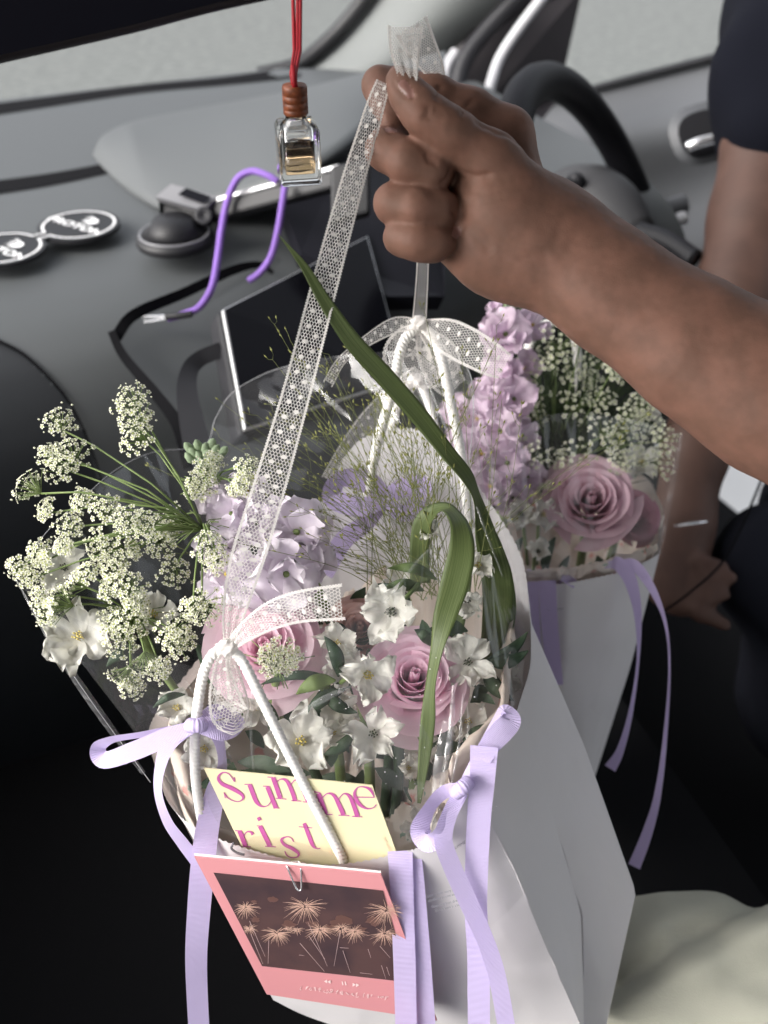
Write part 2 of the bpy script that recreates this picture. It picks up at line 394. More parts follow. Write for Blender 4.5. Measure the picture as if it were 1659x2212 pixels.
# dashboard body
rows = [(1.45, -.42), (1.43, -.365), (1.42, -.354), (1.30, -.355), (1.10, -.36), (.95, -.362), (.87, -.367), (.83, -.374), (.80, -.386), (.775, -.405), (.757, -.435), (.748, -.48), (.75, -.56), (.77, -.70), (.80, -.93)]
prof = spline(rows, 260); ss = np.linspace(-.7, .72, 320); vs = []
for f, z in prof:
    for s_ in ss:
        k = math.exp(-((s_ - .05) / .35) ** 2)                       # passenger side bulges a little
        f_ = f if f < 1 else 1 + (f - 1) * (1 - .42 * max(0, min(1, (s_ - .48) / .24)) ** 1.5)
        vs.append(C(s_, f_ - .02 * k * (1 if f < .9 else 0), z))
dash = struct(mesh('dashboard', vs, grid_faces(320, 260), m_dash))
dash.data.materials.append(M('lower_dash_shade', (.016, .018, .021), .55, .35, bump=.1, bscale=900))  # same plastic, darkened to paint the shade on the lower dash
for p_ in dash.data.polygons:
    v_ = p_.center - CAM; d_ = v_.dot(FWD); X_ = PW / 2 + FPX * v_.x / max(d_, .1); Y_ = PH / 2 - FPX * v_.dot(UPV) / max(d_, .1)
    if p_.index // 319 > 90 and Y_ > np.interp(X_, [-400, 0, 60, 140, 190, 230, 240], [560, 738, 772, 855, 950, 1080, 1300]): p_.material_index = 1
def zdash(x, y): return Pz(x, y, CAM.z - .36)
from mathutils.bvhtree import BVHTree
DB = BVHTree.FromPolygons(vs, grid_faces(320, 260))
def on_dash(x, y, off=.0012):                                         # photo pixel -> point lying on the dashboard
    r = (FWD + RGT * ((x - PW / 2) / FPX) + UPV * ((PH / 2 - y) / FPX)).normalized()
    h = DB.ray_cast(CAM, r)
    return h[0] - r * off if h[0] is not None else Pz(x, y, CAM.z - .355)
def flat_strip(name, pts, mat, parent, z0=-.352, n=40):               # (x, y, width_px) strip lying on the dash top
    s = spline([(p[0], p[1], p[2]) for p in pts], n); vs = []
    for x, y, w in s:
        vs += [on_dash(x, y - w / 2, .003), on_dash(x, y + w / 2, .003)]
    return mesh(name, vs, [(2 * i, 2 * i + 1, 2 * i + 3, 2 * i + 2) for i in range(n - 1)], mat, parent)
o = flat_strip('defroster_slot_shadow', [(-40, 409, 30), (120, 385, 26), (300, 350, 20), (430, 337, 12), (540, 338, 1)], M('slot_black', (.004, .004, .005), .9, .1), dash, -.349)  # flat black strip painting the shadow of the slot
flat_strip('windscreen_band', [(-60, 243, 26), (100, 220, 22), (300, 192, 18), (480, 175, 18), (600, 160, 24), (650, 150, 30)], M('slot_black', (.004, .004, .005), .9, .1), dash, -.338)
# fold between top pad and glovebox
def dtube(name, pts, r, mat, parent=None, n=50, seg=8):
    mb = MB(); tube(mb, pcurve(pts, n), r, seg); return mb.build(name, mat, parent)
flat_strip('seam', [(-40, 718, 9), (0, 738, 9), (60, 773, 10), (140, 856, 12), (190, 951, 13), (228, 1080, 14), (240, 1250, 14)], M('slot_black', (.004, .004, .005), .9, .1), dash)
# instrument hood: raised teardrop on the driver side
A = spline([(200, 332, -.357), (225, 290, -.352), (300, 258, -.345), (430, 232, -.338), (560, 208, -.335), (700, 183, -.33), (840, 160, -.325), (960, 138, -.32)], 50)
B = spline([(200, 336, -.359), (232, 372, -.358), (300, 425, -.357), (370, 452, -.352), (480, 438, -.335), (610, 392, -.308), (730, 326, -.288), (800, 262, -.283), (880, 205, -.288), (960, 165, -.295)], 50)
vs = []; NV = 16
for i in range(50):
    a = Pz(A[i][0], A[i][1], CAM.z + A[i][2]); b = Pz(B[i][0], B[i][1], CAM.z + B[i][2])
    for j in range(NV):
        t = j / (NV - 1); p = a.lerp(b, t)
        p.z += .022 * math.sin(math.pi * t) * min(1, i / 12)
        vs.append(p)
    q = b.copy(); vs.append(b + Vector((0, .004, -.006))); vs.append(b + Vector((.01, .07, -.03)))
hood = struct(mesh('instrument_hood', vs, grid_faces(NV + 2, 50), m_dash))
# dark instrument display under the hood
m_slot2 = M('cluster_black', (.008, .008, .012), .5, .2)
mb = MB(); vs = [P(600, 408, .90), P(735, 345, .93), P(850, 240, 1.0), P(930, 300, 1.0), P(960, 470, .93), P(960, 640, .89), P(840, 640, .87), P(650, 545, .885)]
o = mesh('instrument_display', vs, [tuple(range(8))], m_slot2, smooth=False); solid(o, .02, 1); struct(o)
for (x, y) in ((757, 420), (775, 455), (745, 470), (790, 430)):
    c = P(x, y, .875); mb2 = MB(); box(mb2, c, RGT * .004, UPV * .0012, FWD * .0005); mb2.build('gauge_mark', M('grey_mark', (.25, .25, .28), .6), o, False)
# windscreen pillar
L_ = spline([(600, 175, 1.46), (660, 140, 1.45), (710, 100, 1.44), (765, 40, 1.42), (850, -70, 1.36)], 24)
R_ = spline([(860, 200, 1.43), (930, 150, 1.40), (990, 100, 1.38), (1060, 40, 1.34), (1180, -70, 1.28)], 24)
vs = []
for i in range(24):
    a = P(*L_[i]); b = P(*R_[i])
    for j in range(12):
        t = j / 11; p = a.lerp(b, t) + tocam(a) * (.05 * math.sin(math.pi * t)); vs.append(p)
pil = struct(mesh('windscreen_pillar', vs, grid_faces(12, 24), M('pale_pillar_trim', (.13, .138, .136), .7, .3, bump=.1, bscale=700)))
dtube('black_edge', [(560, 163, 1.44), (640, 142, 1.43), (700, 98, 1.42), (760, 35, 1.40), (840, -70, 1.35)], .012, m_black, pil)
# door frame corner beside the pillar
o = mesh('door_frame', [P(905, 190, 1.40), P(1000, 90, 1.36), P(1090, -30, 1.32), P(1260, -30, 1.36), P(1222, 120, 1.42), P(1205, 215, 1.45), P(1120, 330, 1.40), P(960, 330, 1.40)], [tuple(range(8))], M('dark_frame', (.032, .028, .031), .6, .3), smooth=False); struct(o)
dtube('weatherstrip_and_highlight', [(1052, 215, 1.33), (1062, 175, 1.33), (1080, 125, 1.33), (1115, 70, 1.32), (1175, -10, 1.30)], .0075, M('pale_trim_and_highlight', (.40, .40, .42), .4), o)  # pale colour paints the highlight along the door edge seal
dtube('weatherstrip_and_highlight', [(985, 260, 1.345), (990, 180, 1.345), (1010, 120, 1.34), (1060, 55, 1.33), (1130, -20, 1.31)], .012, m_dark, o)
dtube('bright_gap', [(958, 175, 1.36), (968, 140, 1.36), (985, 112, 1.36)], .008, M('pale_trim_and_highlight', (.40, .40, .42), .4), o)
# driver door panel
top = spline([(1080, 250), (1304, 187), (1539, 127), (1760, 70)], 30); bot = spline([(1080, 900), (1304, 760), (1539, 690), (1760, 620)], 30); vs = []
for i in range(30):
    for j in range(20):
        t = j / 19; x = top[i][0] + (bot[i][0] - top[i][0]) * t; y = top[i][1] + (bot[i][1] - top[i][1]) * t
        p = Ps(x, y, 1.07); p -= RC * (.05 * math.exp(-((t - .25) / .13) ** 2) + .05 * (1 / (1 + math.exp(-(t - .62) * 30)))); vs.append(p)
door = struct(mesh('driver_door', vs, grid_faces(30, 20) if False else [(i * 20 + j, i * 20 + j + 1, (i + 1) * 20 + j + 1, (i + 1) * 20 + j) for i in range(29) for j in range(19)], m_grey))
mb = MB(); tube(mb, [Ps(x, y - 2, 1.06) for x, y in top], .006, 8); mb.build('sill_seal', m_black, door)
def ring_px(cx, cy, rx, ry, d, n=28, pw=2.6, rot=0):
    out = []
    for k in range(n):
        th = 2 * math.pi * k / n; c_, s_ = math.cos(th), math.sin(th)
        u = abs(c_) ** (2 / pw) * math.copysign(1, c_) * rx; v = abs(s_) ** (2 / pw) * math.copysign(1, s_) * ry
        out.append(P(cx + u * math.cos(rot) - v * math.sin(rot), cy + u * math.sin(rot) + v * math.cos(rot), d))
    return out
r1 = ring_px(1520, 288, 74, 66, 1.10, rot=-.3); r2 = ring_px(1522, 288, 56, 50, 1.095, rot=-.3)
mesh('handle_bezel', r1 + r2, [(k, (k + 1) % 28, 28 + (k + 1) % 28, 28 + k) for k in range(28)], m_grey, door)
mesh('handle_recess', r2, [tuple(range(28))], m_black, door)
dtube('door_handle', [(1484, 318, 1.085), (1512, 307, 1.08), (1560, 296, 1.085), (1600, 290, 1.09)], .006, m_steel, door)
dtube('armrest_edge', [(1215, 505, 1.12), (1300, 480, 1.12), (1400, 462, 1.12), (1480, 440, 1.12)], .012, m_grey, door)
dtube('armrest_edge', [(1215, 560, 1.10), (1300, 505, 1.11), (1420, 490, 1.11), (1480, 470, 1.11)], .008, M('pale_trim_and_highlight', (.40, .40, .42), .4), door)
# windscreen and driver window panes
m_pane = film('window_glass', gloss=.012, rough=.02, bump=0, haze=.0)
struct(mesh('windscreen', [C(-.7, 1.44, -.335), C(1.12, 1.44, -.335), C(1.05, .64, .19), C(-.6, .64, .19)], [(0, 1, 2, 3)], m_pane, smooth=False))
struct(mesh('driver_window', [C(1.10, 1.35, -.42), C(1.10, .3, -.36), C(1.10, .3, .19), C(1.10, .75, .19)], [(0, 1, 2, 3)], m_pane, smooth=False))
m_slot = M('slot_black', (.004, .004, .005), .9, .1)
# dark fascia round the centre screen
vs = []
a = spline([(232, 722, .80), (300, 672, .83), (400, 625, .86), (520, 575, .89), (600, 555, .91)], 20); b = spline([(520, 1130, .74), (560, 1050, .76), (640, 980, .79), (760, 930, .82), (860, 900, .84)], 20)
for i in range(20):
    for j in range(10):
        t = j / 9; q = a[i] * (1 - t) + b[i] * t; vs.append(P(*q))
fas = struct(mesh('centre_fascia', vs, grid_faces(10, 20), m_dash))
ribbon('trim_edge', [(250, 730, .785, 24, 0), (290, 680, .80, 24, 0), (400, 632, .84, 22, 0), (500, 585, .87, 20, 0), (560, 572, .885, 14, 0), (590, 590, .89, 8, 0)], m_slot, fas)
ribbon('trim_edge', [(240, 715, .785, 16, 0), (268, 770, .775, 20, 0), (335, 850, .755, 24, 0), (385, 920, .74, 28, 0), (410, 1010, .73, 30, 0)], m_slot, fas)
ribbon('vent_edge', [(425, 960, .72, 60, 0), (405, 860, .74, 46, 0), (408, 805, .755, 38, 0), (432, 775, .765, 34, 0), (480, 755, .77, 34, 0)], m_dark, fas)
o = mesh('lower_console', [C(.12, .70, -.66), C(.46, .70, -.66), C(.46, -.2, -.80), C(.12, -.2, -.80), C(.10, .70, -.92), C(.52, .70, -.92), C(.52, -.2, -.92), C(.10, -.2, -.92)],
     [(0, 1, 2, 3), (0, 3, 7, 4), (1, 5, 6, 2), (3, 2, 6, 7)], m_floor, smooth=False); struct(o)

# ------------------------------------------------------------------ things in the car
t = thing('rear_view_mirror', 'dark rear-view mirror crossing the top left corner above the windscreen', 'mirror', P(300, 0, .62))
mb = MB(); a = [(-90, 158), (0, 137), (150, 103), (300, 68), (460, 26), (640, -14), (800, -55)]
s = spline([(x, y, .60 + .00005 * x) for x, y in a], 30); vs = []
prof = [(0, .028), (-9, .012), (-8, -.004), (10, -.012), (60, -.014), (170, -.014), (190, .0), (190, .03)]
for q in s:
    for dy, dd in prof: vs.append(P(q[0] + dy * .1, q[1] - 8 - dy, q[2] + dd))
n = len(prof)
mb.add(vs, [(i * n + k, i * n + (k + 1) % n, (i + 1) * n + (k + 1) % n, (i + 1) * n + k) for i in range(29) for k in range(n)] + [tuple(range(n)), tuple(29 * n + k for k in range(n))])
mb.build('housing', M('mirror_plastic', (.03, .024, .028), .5, .4, bump=.1, bscale=500), t)
vs = []
for q in s[2:28]:
    vs += [P(q[0] + 1, q[1] - 18, q[2] - .0155), P(q[0] + 14, q[1] - 165, q[2] - .0155)]
mesh('mirror_glass', vs, [(2 * i, 2 * i + 1, 2 * i + 3, 2 * i + 2) for i in range(25)], m_screen, t)

# hanging scent bottle
bc = P(647, 330, .58)
t = thing('scent_bottle', 'small square glass scent bottle with wooden cap hanging on red cord', 'bottle', P(647, 400, .58))
bx = Vector((math.cos(rad(12)), math.sin(rad(12)), 0)); by = Vector((-bx.y, bx.x, 0)); by0 = by
def sqring(c, hw, z, r=.25, n=5):
    out = []
    for qx, qy in ((1, 1), (-1, 1), (-1, -1), (1, -1)):
        for k in range(n):
            a0 = {(1, 1): 0, (-1, 1): 90, (-1, -1): 180, (1, -1): 270}[(qx, qy)]
            th = rad(a0 + 90 * k / (n - 1)); rr = hw * r
            out.append(c + bx * (qx * (hw - rr) + math.cos(th) * rr) + by0 * (qy * (hw - rr) + math.sin(th) * rr) + ZC * z)
    return out
def loft(rings, cap0=True, cap1=True):
    n = len(rings[0]); vs = [v for r in rings for v in r]
    fs = [(i * n + k, i * n + (k + 1) % n, (i + 1) * n + (k + 1) % n, (i + 1) * n + k) for i in range(len(rings) - 1) for k in range(n)]
    if cap0: fs.append(tuple(reversed(range(n))))
    if cap1: fs.append(tuple((len(rings) - 1) * n + k for k in range(n)))
    return vs, fs
hw = px(43, .58); b0 = P(647, 388, .58)
zt = .0355
m_glass = M('clear_glass', (1, 1, 1), .02, .5, trans=1)
rings = [sqring(b0, hw * .93, 0, .12), sqring(b0, hw, .0012, .12), sqring(b0, hw, zt * .86, .14), sqring(b0, hw * .88, zt * .95, .3), sqring(b0, hw * .55, zt * 1.0, .9), sqring(b0, hw * .45, zt * 1.10, 1)]
inn = [sqring(b0, hw * .40, zt * 1.09, 1), sqring(b0, hw * .45, zt * .97, .9), sqring(b0, hw * .70, zt * .88, .3), sqring(b0, hw * .72, zt * .3, .3), sqring(b0, hw * .70, .0065, .3)]
vs, fs = loft(rings + inn, True, True); gl = mesh('bottle_glass', vs, fs, m_glass, t)
lq = [sqring(b0, hw * .71, .0067, .3), sqring(b0, hw * .73, zt * .3, .3), sqring(b0, hw * .72, zt * .70, .3)]
vs, fs = loft(lq); mesh('perfume', vs, fs, M('amber_liquid', (.86, .62, .36), .02, .5, trans=1), t)
c0 = b0 + ZC * zt * 1.06
def circ(c, r, z, n=24): return [c + bx * math.cos(2 * math.pi * k / n) * r + by0 * math.sin(2 * math.pi * k / n) * r + ZC * z for k in range(n)]
capr = px(26, .58); rings = []
for k, (r, z) in enumerate([(capr * .9, 0), (capr, .0008), (capr, .0030), (capr * .95, .0034), (capr, .0038), (capr, .0066), (capr * .95, .007), (capr, .0074), (capr, .0105), (capr * .95, .0109), (capr, .0113), (capr, .0150), (capr * .93, .0162)]): rings.append(circ(c0, r, z))
vs, fs = loft(rings); mesh('wooden_cap', vs, fs, m_wood, t)
ct = c0 + ZC * .0162
for i, (x0, x1) in enumerate(((630, 642), (640, 645), (646, 650))):
    mb = MB(); tube(mb, [ct + RGT * px(x1 - 647, .58) * .3 + Vector((0, 0, -.004)), ct + RGT * px(x1 - 647, .58) + ZC * .006, P((x0 + x1) / 2, 110, .582), P(x0 + 3, 0, .584), P(x0 + 1, -70, .586)], px(4.2, .58), 8); mb.build('cord', m_red, t)
mb = MB(); tube(mb, [ct + ZC * .0005 + bx * .0005 + tocam(ct) * .004 + ZC * -.004, ct + ZC * .002 + tocam(ct) * .005, ct + ZC * .010], px(6, .58), 8); mb.build('cord', m_red, t)

# double coaster pad lying on the dashboard
c1 = Pz(172, 494, CAM.z - .354); c2 = Pz(8, 545, CAM.z - .354); ax = (c1 - c2); ax.z = 0; sep = ax.length; ax.normalize(); ay = Vector((-ax.y, ax.x, 0))
R0 = px(86, .93)
def dumb(r, neck, n=40):                       # outline of two discs joined by a neck
    out = []; a0 = math.asin(neck / r)
    for k in range(n): th = -math.pi + a0 + (2 * math.pi - 2 * a0) * k / (n - 1); out.append(c1 + ax * math.cos(th) * r + ay * math.sin(th) * r)
    for k in range(n): th = a0 + (2 * math.pi - 2 * a0) * k / (n - 1); out.append(c2 + ax * math.cos(th) * r + ay * math.sin(th) * r)
    return out
t = thing('coaster_pad', 'black double coaster pad with white outline lying on the dashboard', 'coaster', c1)
def sheet(name, outline, z, th, mat, par):
    vs = [p + ZC * z for p in outline] + [p + ZC * (z + th) for p in outline]; n = len(outline)
    return mesh(name, vs, [tuple(n + k for k in range(n)), tuple(reversed(range(n)))] + [(k, (k + 1) % n, n + (k + 1) % n, n + k) for k in range(n)], mat, par, False)
sheet('base', dumb(R0, R0 * .22), 0, .004, m_black, t)
o1 = dumb(R0 * .90, R0 * .15); o2 = dumb(R0 * .845, R0 * .10); n = len(o1)
mesh('white_outline', [p + ZC * .0046 for p in o1] + [p + ZC * .0046 for p in o2], [(k, (k + 1) % n, n + (k + 1) % n, n + k) for k in range(n)], m_white, t, False)
def text_mesh(name, body, origin, xdir, ydir, size, mat, parent, sx=1.0, bold=0):
    cu = bpy.data.curves.new('text', 'FONT'); cu.body = body; cu.size = 1; cu.align_x = 'CENTER'; cu.align_y = 'CENTER'; cu.offset = bold
    ob = bpy.data.objects.new('text', cu); COL.objects.link(ob); bpy.context.view_layer.update()
    me = bpy.data.meshes.new_from_object(ob.evaluated_get(bpy.context.evaluated_depsgraph_get()))
    vs = [origin + xdir * (v.co.x * size * sx) + ydir * (v.co.y * size) for v in me.vertices]; fs = [tuple(p.vertices) for p in me.polygons]
    bpy.data.objects.remove(ob); bpy.data.meshes.remove(me); bpy.data.curves.remove(cu)
    return mesh(name, vs, fs, mat, parent, False)
m_wp = M('bright_print', (.88, .88, .88), .6)
for c in (c1, c2):
    o = c + ZC * .0047
    dl = (zdash(c1.x, 0) if False else (Pz(300, 766 * .6636, CAM.z - .354) - Pz(170, 706 * .6636, CAM.z - .354))); dl.z = 0; dl.normalize(); du = Vector((-dl.y, dl.x, 0))
    text_mesh('lettering', 'PROTON', o - du * R0 * .12, dl, du, R0 * .36, m_wp, t, 1.25, .02)
    mb = MB(); e = o + du * R0 * .30 + dl * R0 * .12                       # tiger-like crest: round head with swept-back mane strokes
    mb.add([e + dl * math.cos(k * .524) * R0 * .20 + du * math.sin(k * .524) * R0 * .17 for k in range(12)], [tuple(range(12))])
    for k in range(6):
        a_ = e - dl * R0 * .05 + du * R0 * (.16 - .05 * k); mb.add([a_ + du * R0 * .028, a_ - du * R0 * .028, a_ - dl * R0 * (.30 - .02 * k) + du * R0 * (.10 - .03 * k)], [(0, 1, 2)])
    mb.build('crest', m_wp, t, False)

# phone mount with suction foot
t = thing('phone_mount', 'black suction phone mount with silver-edged arm on the dashboard', 'phone mount', Pz(380, 535, CAM.z - .36))
fc = Pz(380, 527, CAM.z - .353)
def lathe(mb, c, prof, n=40, axx=Vector((1, 0, 0)), ayy=Vector((0, 1, 0)), az=Vector((0, 0, 1))):
    rings = [[c + axx * math.cos(2 * math.pi * k / n) * r + ayy * math.sin(2 * math.pi * k / n) * r + az * z for k in range(n)] for r, z in prof]
    vs, fs = loft(rings); return mb.add(vs, fs)
rb = px(80, .93)
mb = MB(); lathe(mb, fc, [(rb, 0), (rb, .006), (rb * .97, .009), (rb * .90, .010)]); mb.build('suction_foot', m_black, t)
mb = MB(); lathe(mb, fc, [(rb * .92, .0098), (rb * .90, .0115), (rb * .86, .0115), (rb * .84, .010)]); mb.build('foot_ring', M('grey_ring', (.16, .16, .17), .3), t)
mb = MB(); lathe(mb, fc, [(rb * .83, .0102), (rb * .58, .018), (rb * .50, .024)]); mb.build('cone', m_black, t)
mb = MB(); vs = [P(343, 436, .895), P(350, 500, .90), P(400, 512, .898), P(440, 490, .895), P(446, 450, .89), P(425, 432, .892), P(375, 412, .90), P(350, 420, .90)]
n = len(vs); back = [v + FWD * .035 + UPV * .004 for v in vs]
mesh('bracket', vs + back, [tuple(range(n)), tuple(reversed(range(n, 2 * n)))] + [(k, (k + 1) % n, n + (k + 1) % n, n + k) for k in range(n)], m_black, t, False)
bevel(bpy.context.scene.objects[-1] if False else t.children[-1], .003)
o = mesh('lever', [P(338, 430, .892), P(372, 402, .895), P(470, 430, .885), P(442, 458, .88)], [(0, 1, 2, 3)], M('grey_ring', (.16, .16, .17), .3), t, False); solid(o, .006)
mesh('slot', [P(384, 420, .883), P(402, 406, .886), P(456, 425, .879), P(440, 440, .876)], [(0, 1, 2, 3)], m_screen, t, False)
mb = MB(); kc = P(440, 466, .882); lathe(mb, kc, [(px(20, .9), -.006), (px(20, .9), .004), (px(15, .9), .006), (px(7, .9), .003)], 24, RGT, UPV, tocam(kc)); mb.build('hinge_knob', m_dark, t)
a_, b_ = P(455, 462, .895), P(735, 388, .835); d_ = (b_ - a_) / 2; upv = UPV - d_.normalized() * UPV.dot(d_.normalized())
mb = MB(); box(mb, (a_ + b_) / 2, d_, upv * px(19, .91), FWD * .008); o = mb.build('arm', m_black, t, False); bevel(o, .003)
mb = MB(); box(mb, (a_ + b_) / 2 + upv * px(20.5, .91), d_, upv * px(5, .91), FWD * .0085); o = mb.build('arm_edge', M('satin_edge', (.42, .42, .43), .3, metal=.6), t, False); bevel(o, .001)
a_, b_ = P(715, 400, .83), P(800, 378, .82)
mb = MB(); box(mb, (a_ + b_) / 2 - UPV * .01, (b_ - a_) / 2, UPV * .024, FWD * .008); o = mb.build('clamp', m_black, t, False); bevel(o, .003)

# purple cord looped over the mount arm
t = thing('purple_cord', 'thin purple cord looped over the phone mount arm with metal tip', 'cord', P(540, 600, .86))
mb = MB(); tube(mb, pcurve([(362, 688, .815), (400, 678, .815), (432, 662, .815), (458, 620, .82), (470, 560, .84), (478, 500, .86), (490, 440, .87), (512, 388, .86), (545, 370, .855), (580, 380, .85), (600, 393, .85)], 70), .0032, 8); mb.build('strand', m_purple, t)
mb = MB(); tube(mb, pcurve([(617, 395, .84), (610, 440, .835), (600, 500, .835), (585, 555, .84), (560, 590, .85), (538, 606, .855)], 50), .0030, 8); mb.build('strand', m_purple, t)
dtube('sheath', [(358, 684, .812), (385, 682, .81), (415, 678, .81)], .0030, m_black, t)
dtube('metal_tip', [(308, 684, .812), (335, 684, .812), (362, 683, .812)], .0016, m_steel, t)
dtube('metal_tip', [(312, 696, .812), (335, 693, .812), (362, 688, .812)], .0014, m_steel, t)

# centre touch screen
t = thing('touch_screen', 'black floating touch screen with silver rim on the centre console', 'screen', P(650, 750, .80))
q = [P(480, 668, .775), P(795, 508, .90), P(880, 820, .83), P(528, 930, .735)]
nn = (q[1] - q[0]).cross(q[3] - q[0]).normalized()
if nn.dot(FWD) < 0: nn = -nn
def slab4(name, qs, th, mat, par, bev=0):
    vs = list(qs) + [p + nn * th for p in qs]
    o = mesh(name, vs, [(0, 1, 2, 3), (7, 6, 5, 4), (0, 4, 5, 1), (1, 5, 6, 2), (2, 6, 7, 3), (3, 7, 4, 0)], mat, par, False)
    if bev: bevel(o, bev, 3)
    return o
cen = sum(q, Vector()) / 4
slab4('casing', [cen + (p - cen) * 1.03 + nn * .004 for p in q], .022, m_dark, t, .004)
o = slab4('silver_rim', q, .004, M('brushed_rim', (.6, .6, .6), .3, metal=.8), t, .0015)
slab4('display_glass', [cen + (p - cen) * .972 - nn * .0008 for p in q], .002, m_screen, t, 0)
exu = (q[1] - q[0]).normalized(); eyv = (q[0] - q[3]).normalized(); m_icon = M('dim_icon', (.10, .10, .12), .5)
for (x, y) in ((540, 735), (548, 780), (552, 826), (748, 640), (756, 700)):
    c = P(x, y, .80); c = c - nn * ((c - q[0]).dot(nn) + .0012); mb = MB()
    for k in range(5):
        th = k * 1.2566 + .5; d1 = (exu * math.cos(th) + eyv * math.sin(th)); d2 = nn.cross(d1)
        mb.add([c + d2 * .0007, c - d2 * .0007, c + d1 * .007 - d2 * .0008, c + d1 * .007 + d2 * .0008], [(0, 1, 2, 3)])
    mb.build('icon', m_icon, t, False)

# steering wheel
c = CAM + (FWD + RGT * ((1295.4 - PW / 2) / FPX) + UPV * ((PH / 2 - 561.6) / FPX)) * .9505
az_, el = 1.1454, .5081
nw = Vector((math.cos(el) * math.sin(az_), -math.cos(el) * math.cos(az_), math.sin(el)))
wa = nw.cross(ZC).normalized(); wb = nw.cross(wa)
t = thing('steering_wheel', 'black leather steering wheel behind the raised hand', 'steering wheel', c)
mb = MB(); n = 90; vs = []; fs = []
for i in range(n):
    th = 2 * math.pi * i / n; r = wa * math.cos(th) + wb * math.sin(th)
    for k in range(14):
        ph = 2 * math.pi * k / 14; vs.append(c + r * (.175 + .0175 * math.cos(ph)) + nw * (.0165 * math.sin(ph)))
mb.add(vs, [(i * 14 + k, i * 14 + (k + 1) % 14, ((i + 1) % n) * 14 + (k + 1) % 14, ((i + 1) % n) * 14 + k) for i in range(n) for k in range(14)])
mb.build('rim', M('black_leather', (.006, .006, .008), .55, .15, bump=.3, bscale=1500), t)
mb = MB(); lathe(mb, c - nw * .05, [(.07, -.02), (.075, .0), (.07, .025), (.05, .035), (.0005, .038)], 40, wa, wb, nw); mb.build('hub', m_dark, t)
for th in (0.1, math.pi - .1, math.pi / 2):
    r = wa * math.cos(th) + wb * math.sin(th); u = nw.cross(r)
    mb = MB(); box(mb, c + r * .115 - nw * .025, r * .058, u * .018, nw * .006); bevel(mb.build('spoke', m_dark, t, False), .004)
t2 = thing('steering_column', 'grey steering column cover with stalk behind the wrist', 'steering column', P(1280, 470, 1.0))
s = spline([(1150, 520, 1.08), (1220, 450, 1.06), (1300, 450, 1.03), (1380, 520, 1.0)], 20)
mb = MB(); tube(mb, [P(*q_) for q_ in s], [.022 + .02 * math.sin(math.pi * i / 19) for i in range(20)], 20); mb.build('shroud', M('column_grey', (.045, .045, .048), .55, .3), t2)
dtube('stalk', [(1225, 400, 1.02), (1240, 385, 1.0), (1252, 392, 1.0), (1262, 420, 1.02)], .006, m_dark, t2)
dtube('stalk', [(1380, 500, .95), (1440, 520, .93), (1500, 560, .91)], .010, m_dark, t2)
# ------------------------------------------------------------------ people
def body(name, groups, res, mat, parent, lo=None, hi=None, creases=(), bump=None, nails=()):
    pts = []
    for _, _, pr in groups:
        for a, b, sq in pr:
            for q in (a, b):
                c = camspace(*q[:3]); r = q[3] * q[2] / FPX; pts += [c - r, c + r]
    pts = np.array(pts); l = pts.min(0) - 3 * res; h = pts.max(0) + 3 * res
    if lo is not None: l = np.maximum(l, lo)
    if hi is not None: h = np.minimum(h, hi)
    v, f = sdf_surface(groups, res, l, h)
    # vertex normals
    fn = np.cross(v[f[:, 2]] - v[f[:, 0]], v[f[:, 3]] - v[f[:, 1]]); vn = np.zeros_like(v)
    for k in range(4): np.add.at(vn, f[:, k], fn)
    vn /= np.linalg.norm(vn, axis=1, keepdims=True) + 1e-12
    pxy = np.stack([PW / 2 + FPX * v[:, 0] / v[:, 2], PH / 2 - FPX * v[:, 1] / v[:, 2]], 1)
    if vn[np.argmin(v[:, 2]), 2] > 0: f = f[:, ::-1]; vn = -vn
    if creases:
        front = vn[:, 2] < .25; disp = np.zeros(len(v)); fi = np.where(front)[0]
        for poly, depth, sig in creases:
            s = spline(poly, 24); d2 = np.full(len(v), 1e9)
            for x, y in s:                     # anchor each crease point on the surface, then measure in 3-D
                cand = fi[(np.abs(pxy[fi, 0] - x) < 6) & (np.abs(pxy[fi, 1] - y) < 6)]
                if len(cand) == 0: continue
                a = v[cand[np.argmin(v[cand, 2])]]
                d2 = np.minimum(d2, ((v - a) ** 2).sum(1))
            disp -= depth * np.exp(-d2 / (2 * sig * sig))
        v = v + vn * disp[:, None]
    if bump is not None: v = v + vn * bump(v, pxy)[:, None]
    o = mesh(name, cam2world(v), f, mat, parent)
    if nails:
        o.data.materials.append(m_nail); fc = pxy[f].mean(1); fz = v[f][:, :, 2].mean(1); fnz = vn[f].mean(1)[:, 2]; idx = np.zeros(len(f), dtype=np.int32)
        for x, y, rx, ry, rot in nails:
            dx, dy = fc[:, 0] - x, fc[:, 1] - y; a = dx * math.cos(rot) + dy * math.sin(rot); b = -dx * math.sin(rot) + dy * math.cos(rot)
            m = (np.abs(a / rx) ** 2.6 + np.abs(b / ry) ** 2.6 < 1) & (fnz < .3)
            if m.any(): m &= fz < fz[m].min() + .008; idx[m] = 1
        o.data.polygons.foreach_set('material_index', idx)
    return o
def chain(*pts, sq=1.0): return [(pts[i], pts[i + 1], sq) for i in range(len(pts) - 1)]

